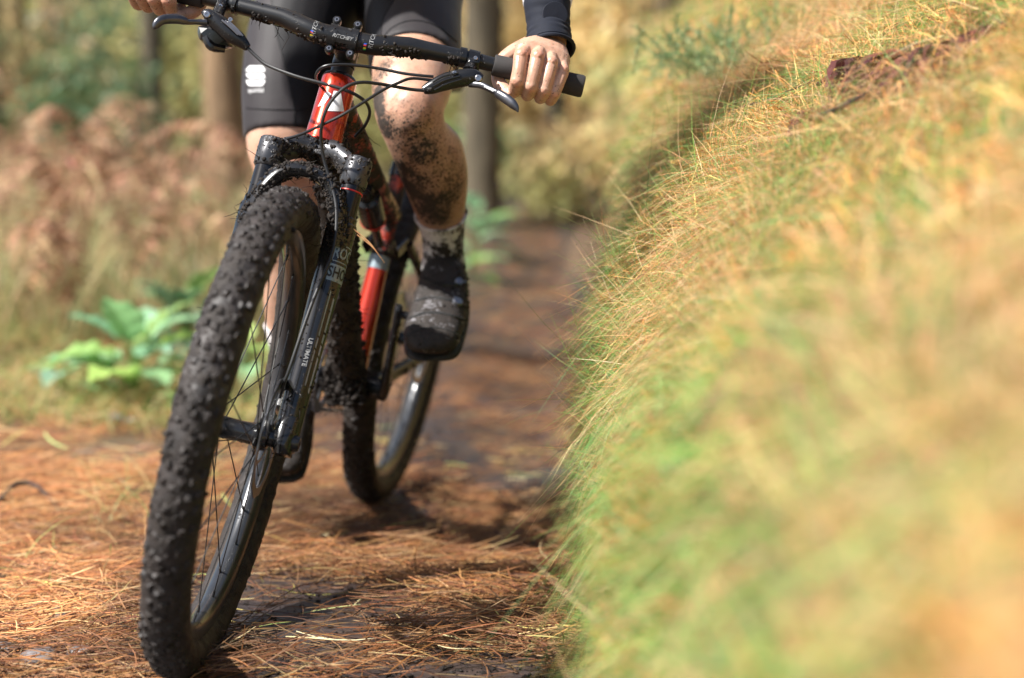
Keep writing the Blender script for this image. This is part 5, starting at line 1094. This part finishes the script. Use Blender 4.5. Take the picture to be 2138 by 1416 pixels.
# green leafy plants
LG = [(0.30, 0.52, 0.28), (0.38, 0.57, 0.20), (0.34, 0.54, 0.34), (0.44, 0.60, 0.20), (0.26, 0.46, 0.24)]
def leaf_geo(base, d, up, L, W, cup, droop, lr, n=14, m=10):
    d = nrm(d); s = nrm(np.cross(d, up)); u = np.cross(s, d); V = []
    for i in range(n + 1):
        v = i / n; prof = math.sin(math.pi * (v ** 0.75)) ** 0.8 * (1 - 0.15 * v) + 0.015; c = base + d * L * v + u * (0.15 * L * v - droop * L * v * v)
        for j in range(m + 1):
            q = (j / m - 0.5) * 2; V.append(c + s * q * W * prof * 0.5 + u * (cup * W * abs(q) ** 1.3 * prof * 0.5 + 0.06 * W * math.sin(v * 22 + 2 * q) * abs(q) - 0.035 * W * math.exp(-(q / 0.12) ** 2)))
    F = [(i * (m + 1) + j, i * (m + 1) + j + 1, (i + 1) * (m + 1) + j + 1, (i + 1) * (m + 1) + j) for i in range(n) for j in range(m)]
    return np.array(V), F
def leafy(px, py, n, L, label, seed, hgt=0.14, cols=LG, d=None):
    lr = np.random.default_rng(seed); b0 = gp(px, py) if d is None else np.array([(px - CX) / FPX * d, d, float(h_ground((px - CX) / FPX * d, d))])
    e = empty('leafy_plant', tr(b0), label, 'plant', 'broad leaved green plants')
    sm_ = MB()
    for k in range(n):
        a = 2.4 * k + lr.normal() * 0.3; hh = hgt * (0.25 + 0.9 * k / n); b1 = b0 + [0.02 * math.cos(a), 0.02 * math.sin(a), hh]; el = 0.15 + 0.75 * k / n + 0.22 * lr.normal(); dd = np.array([math.cos(a) * math.cos(el), math.sin(a) * math.cos(el), math.sin(el)]); b2 = b1 + dd * L * 0.25
        sm_.tube([b0 + [0, 0, hh * 0.3], b1, b2], [0.004, 0.0035, 0.002], 6, sub=6); ll = L * lr.uniform(0.7, 1.15)
        V, F = leaf_geo(b2, dd, np.array([0, 0, 1.0]), ll, ll * lr.uniform(0.58, 0.74), lr.uniform(0.1, 0.35), lr.uniform(0.35, 0.9), lr); c = pick(cols, 1, 0.12)[0]
        make('leaf', V, F, M['leaf'], e, sharp=None, col=np.repeat([c], len(V), 0))
    sm_.tube([b0, b0 + [0, 0, hgt]], [0.006, 0.004], 8); sm_.build('stem', mat('plant_stem', (0.18, 0.28, 0.08), 0.6), e)
leafy(285, 845, 20, 0.19, 'large broad leaved green plant beside the front tyre', 5, 0.17)
leafy(390, 750, 14, 0.16, 'pale green leafy plant just behind the large one, against the tyre', 6, 0.20)
leafy(520, 800, 8, 0.14, 'green leafy plant seen through the spokes of the front wheel', 7, 0.12)
leafy(985, 590, 9, 0.17, 'bright green leafy plant behind the rider raised shoe', 8, 0.2)
leafy(1000, 480, 8, 0.22, 'bright green leafy plant behind the raised calf', 9, 0.3)
leafy(130, 815, 6, 0.10, 'small green plant low at the left of the large broad leaved one', 10, 0.08)
leafy(770, 640, 8, 0.2, 'green leafy plant showing between fork and rear wheel', 12, 0.2)
# gorse on the bank
def spiky(px, d, s, hgt, label, seed, n=120, cols=((0.20, 0.33, 0.14), (0.14, 0.25, 0.12), (0.34, 0.38, 0.16))):
    lr = np.random.default_rng(seed); b0 = bank_pt(np.array([s]), np.array([d]))[0]; e = empty('gorse_bush', tr(b0), label, 'bush', 'spiky bushes on the bank'); st_ = MB(); PP = []; SS = []; WW = []; CC = []
    for k in range(n):
        a = lr.uniform(0, 2 * np.pi); el = lr.uniform(0.15, 1.4); d0 = np.array([math.cos(a) * math.cos(el) - 0.15, math.sin(a) * math.cos(el), math.sin(el)]); L = hgt * lr.uniform(0.5, 1.0); p0 = b0 + np.array([lr.normal() * 0.5, lr.normal() * 0.5, 0]) * hgt; p1 = p0 + d0 * L * 0.6; p2 = p0 + d0 * L + [0, 0, -0.1 * L]
        st_.tube([p0, p1, p2], [0.0013, 0.0009, 0.0005], 4); Q = spline([p0, p1, p2], 26)
        for q in Q[5:]:
            for _ in range(3):
                dd = nrm(lr.normal(size=3) + d0 * 0.8); l_ = lr.uniform(0.008, 0.018); PP.append([q, q + dd * l_ * 0.33, q + dd * l_ * 0.66, q + dd * l_]); SS.append(nrm(np.cross(dd, lr.normal(size=3)))); WW.append(0.0016)
    PP = np.array(PP); c = pick(cols, len(PP), 0.2); st_.build('stem', M['gorse_stem'], e, kind='stuff'); N_, K_ = PP.shape[:2]; w = np.array((1, 1, 0.8, 0.2))[None, :, None] * np.array(WW)[:, None, None] * 0.5; sd_ = np.array(SS)[:, None, :]
    V = np.stack([PP - sd_ * w, PP + sd_ * w], 2).reshape(-1, 3); i = ((np.arange(N_) * K_ * 2)[:, None] + np.arange(K_ - 1)[None, :] * 2).ravel(); make('foliage', V, np.stack([i, i + 1, i + 3, i + 2], 1), M['grass'], e, col=np.repeat(c, K_ * 2, 0))
spiky(0, 3.35, 1.00, 0.20, 'dark green spiky bush on the bank nearest the trail', 1); spiky(0, 3.9, 1.30, 0.24, 'dark green spiky bush on the bank behind the nearest one', 2); spiky(0, 3.1, 1.45, 0.16, 'small spiky bush high on the bank near the top of the picture', 3, 70)
# dead fronds and sticks lying on the bank
bkv = bvh_of(bank_o)
def on_bank(px, py, lift=0.045):
    h = hit(bkv, px, py, lift); return h[0] if h is not None else at(px, py, 2.4)
BPD = [(0.12, 0.042, 0.035), (0.17, 0.065, 0.045), (0.08, 0.03, 0.028)]
for i, (pth, lb, pl) in enumerate((([(1745, 225), (1800, 190), (1870, 165), (1950, 165), (2040, 130), (2130, 95)], 'curled dark red dead frond lying across the upper bank', 0.09), ([(1900, 215), (1950, 190), (2010, 185), (2080, 160), (2137, 150)], 'dark red dead frond at the right edge under the curled one', 0.09), ([(1690, 300), (1745, 285), (1800, 265), (1850, 255)], 'short dark withered frond on the bank below the curled red one', 0.06), ([(1800, 245), (1845, 215), (1900, 200), (1960, 215), (2020, 225)], 'dark red dead frond hanging below the curled one', 0.07))):
    P_ = [on_bank(x, y) for x, y in pth]; V, F, c = frond_geo(P_, 40, pl * 1.3, BPD, 0.7, 0.8, 300 + i); o = make('dead_frond', V, F, M['bracken'], sharp=None, col=c, origin=P_[0], label=lb, cat='fern frond', group='dead fronds on the bank')
def stick(pts, r, label, name='twig'):
    MB().tube(pts, np.linspace(r, r * 0.5, len(pts)), 8, sub=12).build(name, M['twig'], label=label, cat='twig', origin=pts[0])
stick([gp(1058, 1197, 0.02), gp(1105, 1178, 0.035), gp(1150, 1160, 0.05)], 0.003, 'thin grey twig lying at the foot of the bank')
stick([gp(0, 1075, 0.03), gp(35, 1058, 0.05), gp(75, 1055, 0.045), gp(110, 1075, 0.03), gp(128, 1092, 0.02)], 0.006, 'dark bent twig on the needles at the left edge')
stick([on_bank(1738, 306, 0.05), on_bank(1790, 292, 0.05), on_bank(1835, 270, 0.05)], 0.004, 'short black stick on the bank beneath the withered frond')
stick([on_bank(1570, 285, 0.06), on_bank(1660, 262, 0.06), on_bank(1755, 232, 0.06)], 0.0016, 'thin pale straw stalk across the bank')
# stones
ST = [(85, 1400, 0.026, 'g', 'largest grey stone at the bottom left corner'), (15, 1376, 0.018, 'g', 'grey stone at the left edge above the largest one'), (60, 1112, 0.020, 'g', 'round grey stone beneath the bent twig'), (100, 1275, 0.013, 'g', 'flat grey stone in the needle gap left of the tyre'), (122, 1288, 0.012, 'g', 'grey stone touching the flat one left of the tyre'), (140, 1308, 0.016, 'g', 'dark stone below the flat one left of the tyre'), (182, 1142, 0.012, 'pale', 'small pale stone among needles beyond the flat ones'), (200, 1152, 0.012, 'g', 'small grey stone beside the pale pebble'), (130, 1200, 0.012, 'g', 'low grey stone half buried in needles'), (60, 1062, 0.012, 'pale', 'pale chip of stone behind the bent twig'), (432, 1082, 0.016, 'g', 'dark flat stone seen through the front wheel'), (862, 1346, 0.013, 'g', 'dark wet stone on the trail right of the wheels'), (765, 1250, 0.007, 'g', 'tiny dark pebble on the trail between the wheels'), (170, 1385, 0.018, 'g', 'dark stone at the bottom near the front tyre'), (245, 885, 0.022, 'g', 'dark stone lying in front of the broad leaves'), (275, 890, 0.018, 'g', 'grey stone beside the one in front of the broad leaves')]
for px, py, r, kd, lb in ST:
    p = gp(px, py, r * 0.35 + 0.008); V, F = ico(3); k = 1 + 0.22 * fbm(V + px, 1.1, 3); V2 = V * k[:, None] * np.array([1.15, 0.95, 0.62]) * r; V2 = np.round(V2 / (r * 0.22)) * (r * 0.22) * 0.35 + V2 * 0.65
    make('stone', V2 + p, F, M['stone_pale'] if kd == 'pale' else M['stone'], origin=p, sharp=40, label=lb, cat='stone', group='stones on the forest floor')

# ------------------------------------------------------------------ trees and thicket behind
def leafcloud(c, rad, n, size, cols, seed, clump=14, flat=0.6):
    lr = np.random.default_rng(seed); cc = lr.normal(size=(clump, 3)); cc = nrm_rows(cc) * (lr.random((clump, 1)) ** 0.4) * 0.8; k = lr.integers(0, clump, n); P = cc[k] + lr.normal(size=(n, 3)) * 0.24; P = P * rad + c
    d = nrm_rows(lr.normal(size=(n, 3))); s = nrm_rows(np.cross(d, lr.normal(size=(n, 3)))); sz = size * lr.uniform(0.6, 1.4, n)[:, None]
    V = np.stack([P - d * sz, P + s * sz * 0.42, P + d * sz, P - s * sz * 0.42], 1).reshape(-1, 3); F = np.arange(n * 4).reshape(n, 4); ck = np.random.default_rng(seed + 1).uniform(0.7, 1.25, clump)[k][:, None]
    col_ = np.asarray(cols)[lr.integers(0, len(cols), n)] * ck * lr.uniform(0.8, 1.2, (n, 1)); return V, F, np.repeat(np.clip(col_, 0.005, 0.9), 4, 0)
PINE = [(0.05, 0.10, 0.04), (0.08, 0.13, 0.045), (0.11, 0.14, 0.05)]
def pine(px, w, d, mt, label, seed, xy=None, zmin=5.5):
    x = (px - CX) / FPX * d; y = d; r = w / 2 / FPX * d
    if xy is not None: x, y, r = xy
    b0 = np.array([x, y, float(h_ground(x, y)) - 0.05]); lr = np.random.default_rng(seed); e = empty('pine_tree', tr(b0), label, 'tree', 'pine trees of the wood')
    Hh = lr.uniform(10, 13); ln = lr.normal(size=2) * 0.12; tp = MB()
    zs = np.array([0, 0.12, 0.5, 1.5, 3, 5, 8, Hh]); pts = np.stack([b0[0] + ln[0] * zs / 6, b0[1] + ln[1] * zs / 6, b0[2] + zs], 1); rr = r * np.array([1.45, 1.22, 1.05, 1.0, 0.95, 0.85, 0.6, 0.12])
    tp.tube(pts, rr, 16, sub=30); V = np.vstack(tp.V); V = V + (0.10 * r * fbm(V * [1, 1, 0.25], 9, 3))[:, None] * nrm_rows((V - b0) * [1, 1, 0] + 1e-6); tp.V = [V]
    br = tp; cen = []
    for k in range(18):
        z = lr.uniform(zmin, Hh - 0.3); a = lr.uniform(0, 2 * np.pi); L = (1.9 * (1 - (z - 5.5) / (Hh - 4.5)) + 0.4); c = b0 + [ln[0] * z / 6, ln[1] * z / 6, z]; q = c + [math.cos(a) * L, math.sin(a) * L, 0.15 * L]; br.tube([c, q], [0.03, 0.008], 5); cen.append(c * 0.35 + q * 0.65)
    for k in range(5):
        z = lr.uniform(1.2, 4.5); a = lr.uniform(0, 2 * np.pi); L = lr.uniform(0.2, 0.7); c = b0 + [0, 0, z]; MB().tube([c, c + [math.cos(a) * L, math.sin(a) * L, 0.05]], [0.012, 0.004], 5).build('branch', mt, e)
    tp.build('trunk', mt, e, sharp=None); VV = []; FF = []; CC = []; k0 = 0
    for j, c in enumerate(cen):
        V, F, cl = leafcloud(c, np.array([0.75, 0.75, 0.32]), 26, 0.11, PINE, seed * 100 + j, 5); VV.append(V); FF.append(F + k0); CC.append(cl); k0 += len(V)
    make('crown', np.vstack(VV), np.vstack(FF), M['leaf'], e, col=np.vstack(CC))
TR = [(62, 40, 15, 'bark_gold', 'slender golden pine trunk at the far left'), (325, 48, 14, 'bark_dark', 'dark pine trunk left of the brake lever end'), (482, 78, 11.5, 'bark', 'thick brown pine trunk just left of the rider thigh'), (1003, 82, 12, 'bark_dark', 'thick dark brown pine trunk beside the raised calf'), (1162, 44, 18, 'bark_dark', 'dark pine trunk right below the gripping hand'), (1375, 52, 19, 'bark_dark', 'dark pine trunk at the top right of the rider sleeve'), (1240, 30, 24, 'bark', 'thin brown pine trunk right of the grip end'), (1300, 34, 26, 'bark_dark', 'thin dark trunk between grip end and bank'), (150, 32, 22, 'bark', 'thin brown trunk second from the left'), (235, 30, 20, 'bark_dark', 'thin dark trunk third from the left'), (405, 30, 24, 'bark', 'thin brown trunk behind the shifter'), (885, 36, 22, 'bark', 'thin brown trunk behind the right thigh'), (1070, 30, 27, 'bark_gold', 'thin golden trunk left of the gripping hand'), (1450, 36, 25, 'bark_gold', 'golden trunk farthest right above the bank'), (-60, 60, 13, 'bark', 'brown pine trunk just outside the left edge'),
      (105, 26, 28, 'bark_gold', 'slim pale trunk right of the slender golden one'), (190, 22, 30, 'bark_dark', 'slim dark trunk behind the bracken arch'), (275, 24, 27, 'bark_gold', 'slim pale trunk left of the dark trunk by the brake lever'), (370, 26, 30, 'bark', 'slim brown trunk under the left brake lever'), (440, 24, 27, 'bark_dark', 'slim dark trunk beside the thick one left of the thigh'), (15, 30, 24, 'bark_dark', 'dark trunk on the left edge of the picture'), (940, 24, 30, 'bark_dark', 'slim dark trunk between thigh and thick trunk'), (1045, 26, 24, 'bark_dark', 'slim dark trunk left of the sleeve'), (1115, 22, 32, 'bark_gold', 'slim pale trunk behind the gripping fingers'), (1205, 26, 30, 'bark_gold', 'slim pale trunk behind the grip end'), (1340, 24, 32, 'bark', 'slim brown trunk left of the dark trunk above the bank'), (1415, 26, 30, 'bark_dark', 'slim dark trunk close to the bank crest')]
for i, (px, w, d, mt, lb) in enumerate(TR): pine(px, w, d, M[mt], lb, 400 + i)
pine(0, 0, 0, M['bark'], 'pine tree standing left of the view, its crown shading the trail behind the bicycle', 430, (-5.6, 3.1, 0.15), 6.9)
OLIVE = [(0.30, 0.26, 0.11), (0.36, 0.31, 0.14), (0.22, 0.22, 0.10), (0.40, 0.29, 0.15)]; DGREEN = [(0.14, 0.22, 0.10), (0.19, 0.26, 0.12), (0.15, 0.24, 0.14)]; GOLD = [(0.74, 0.58, 0.28), (0.80, 0.64, 0.32), (0.66, 0.54, 0.26), (0.68, 0.46, 0.23)]; YGREEN = [(0.46, 0.44, 0.18), (0.56, 0.48, 0.20), (0.36, 0.38, 0.16)]
def bush(px, d, rad, zc, n, size, cols, label, seed, group, name='bush'):
    x = (px - CX) / FPX * d; b0 = np.array([x, d, float(h_ground(x, d))]); e = empty(name, tr(b0), label, 'bush', group); V, F, c = leafcloud(b0 + [0, 0, zc], np.array(rad), n, size, cols, seed, 18); make('foliage', V, F, M['leaf'], e, col=c)
    sm_ = MB(); lr = np.random.default_rng(seed)
    for k in range(7): a = lr.uniform(0, 6.28); sm_.tube([b0, b0 + [rad[0] * 0.5 * math.cos(a), rad[1] * 0.5 * math.sin(a), zc]], [0.02, 0.006], 5)
    sm_.build('stem', M['bark_dark'], e)
NB = [(200, 12.5, (0.9, 0.6, 0.8), 0.7, 900, 0.06, DGREEN, 'dark green shrub beyond the bracken at the left'), (40, 13, (1.0, 0.6, 0.9), 0.9, 1500, 0.06, OLIVE, 'olive shrub at the far left edge behind the bracken'), (400, 15, (0.8, 0.6, 1.0), 1.2, 1500, 0.06, YGREEN, 'pale green shrub behind the shifter'), (290, 16, (0.7, 0.6, 0.7), 1.5, 700, 0.07, DGREEN, 'deep green sapling above the bracken'), (980, 16, (0.6, 0.5, 0.4), 0.35, 900, 0.06, LG, 'low green shrub at the foot of the trunk by the calf'), (1190, 13, (0.7, 0.5, 0.35), 0.3, 900, 0.05, YGREEN, 'low yellow green shrub where the trail meets the bank'), (1290, 12, (0.9, 0.6, 0.35), 0.6, 900, 0.05, GOLD, 'golden shrub on the far bank right of the grip'), (1430, 11, (1.0, 0.6, 0.35), 1.1, 900, 0.05, YGREEN, 'yellow green shrub on the far bank near the top'), (900, 17, (0.8, 0.6, 0.6), 0.6, 1000, 0.06, YGREEN, 'pale green shrub showing between knee and trunk'), (600, 15, (1.0, 0.6, 0.8), 0.8, 1200, 0.06, OLIVE, 'olive shrub behind the rider legs'), (760, 14, (0.9, 0.6, 0.7), 0.6, 1200, 0.06, YGREEN, 'pale green shrub behind the head tube')]
for i, (px, d, rad, zc, n, sz, cl, lb) in enumerate(NB): bush(px, d, rad, zc, n, sz, cl, lb, 700 + i, 'shrubs behind the rider')
k = 0
for d, step, hh in ((24, 150, 2.6), (31, 140, 3.4), (40, 130, 4.6)):
    for px in np.arange(-250, 2400, step):
        cl = (OLIVE if rng.random() < 0.6 else YGREEN) if px < 700 else (GOLD if rng.random() < 0.85 else OLIVE)
        side = 'left of the rider' if px < 700 else 'right of the rider'; tone = 'olive' if cl is OLIVE else ('golden' if cl is GOLD else 'yellow green'); wd = step / FPX * d
        bush(px + rng.normal() * 30, d + rng.normal() * 1.2, (wd * 0.85, 1.2, hh * 0.62), hh * 0.5, 620 if px < 600 else 1300, 0.05 + d * 0.0032, cl, 'blurred %s thicket tree far back, %s' % (tone, side), 800 + k, '%s thicket trees far back, %s' % (tone, side), 'thicket_tree'); k += 1
for o in list(bpy.data.objects):
    if '_m' in o: del o['_m']
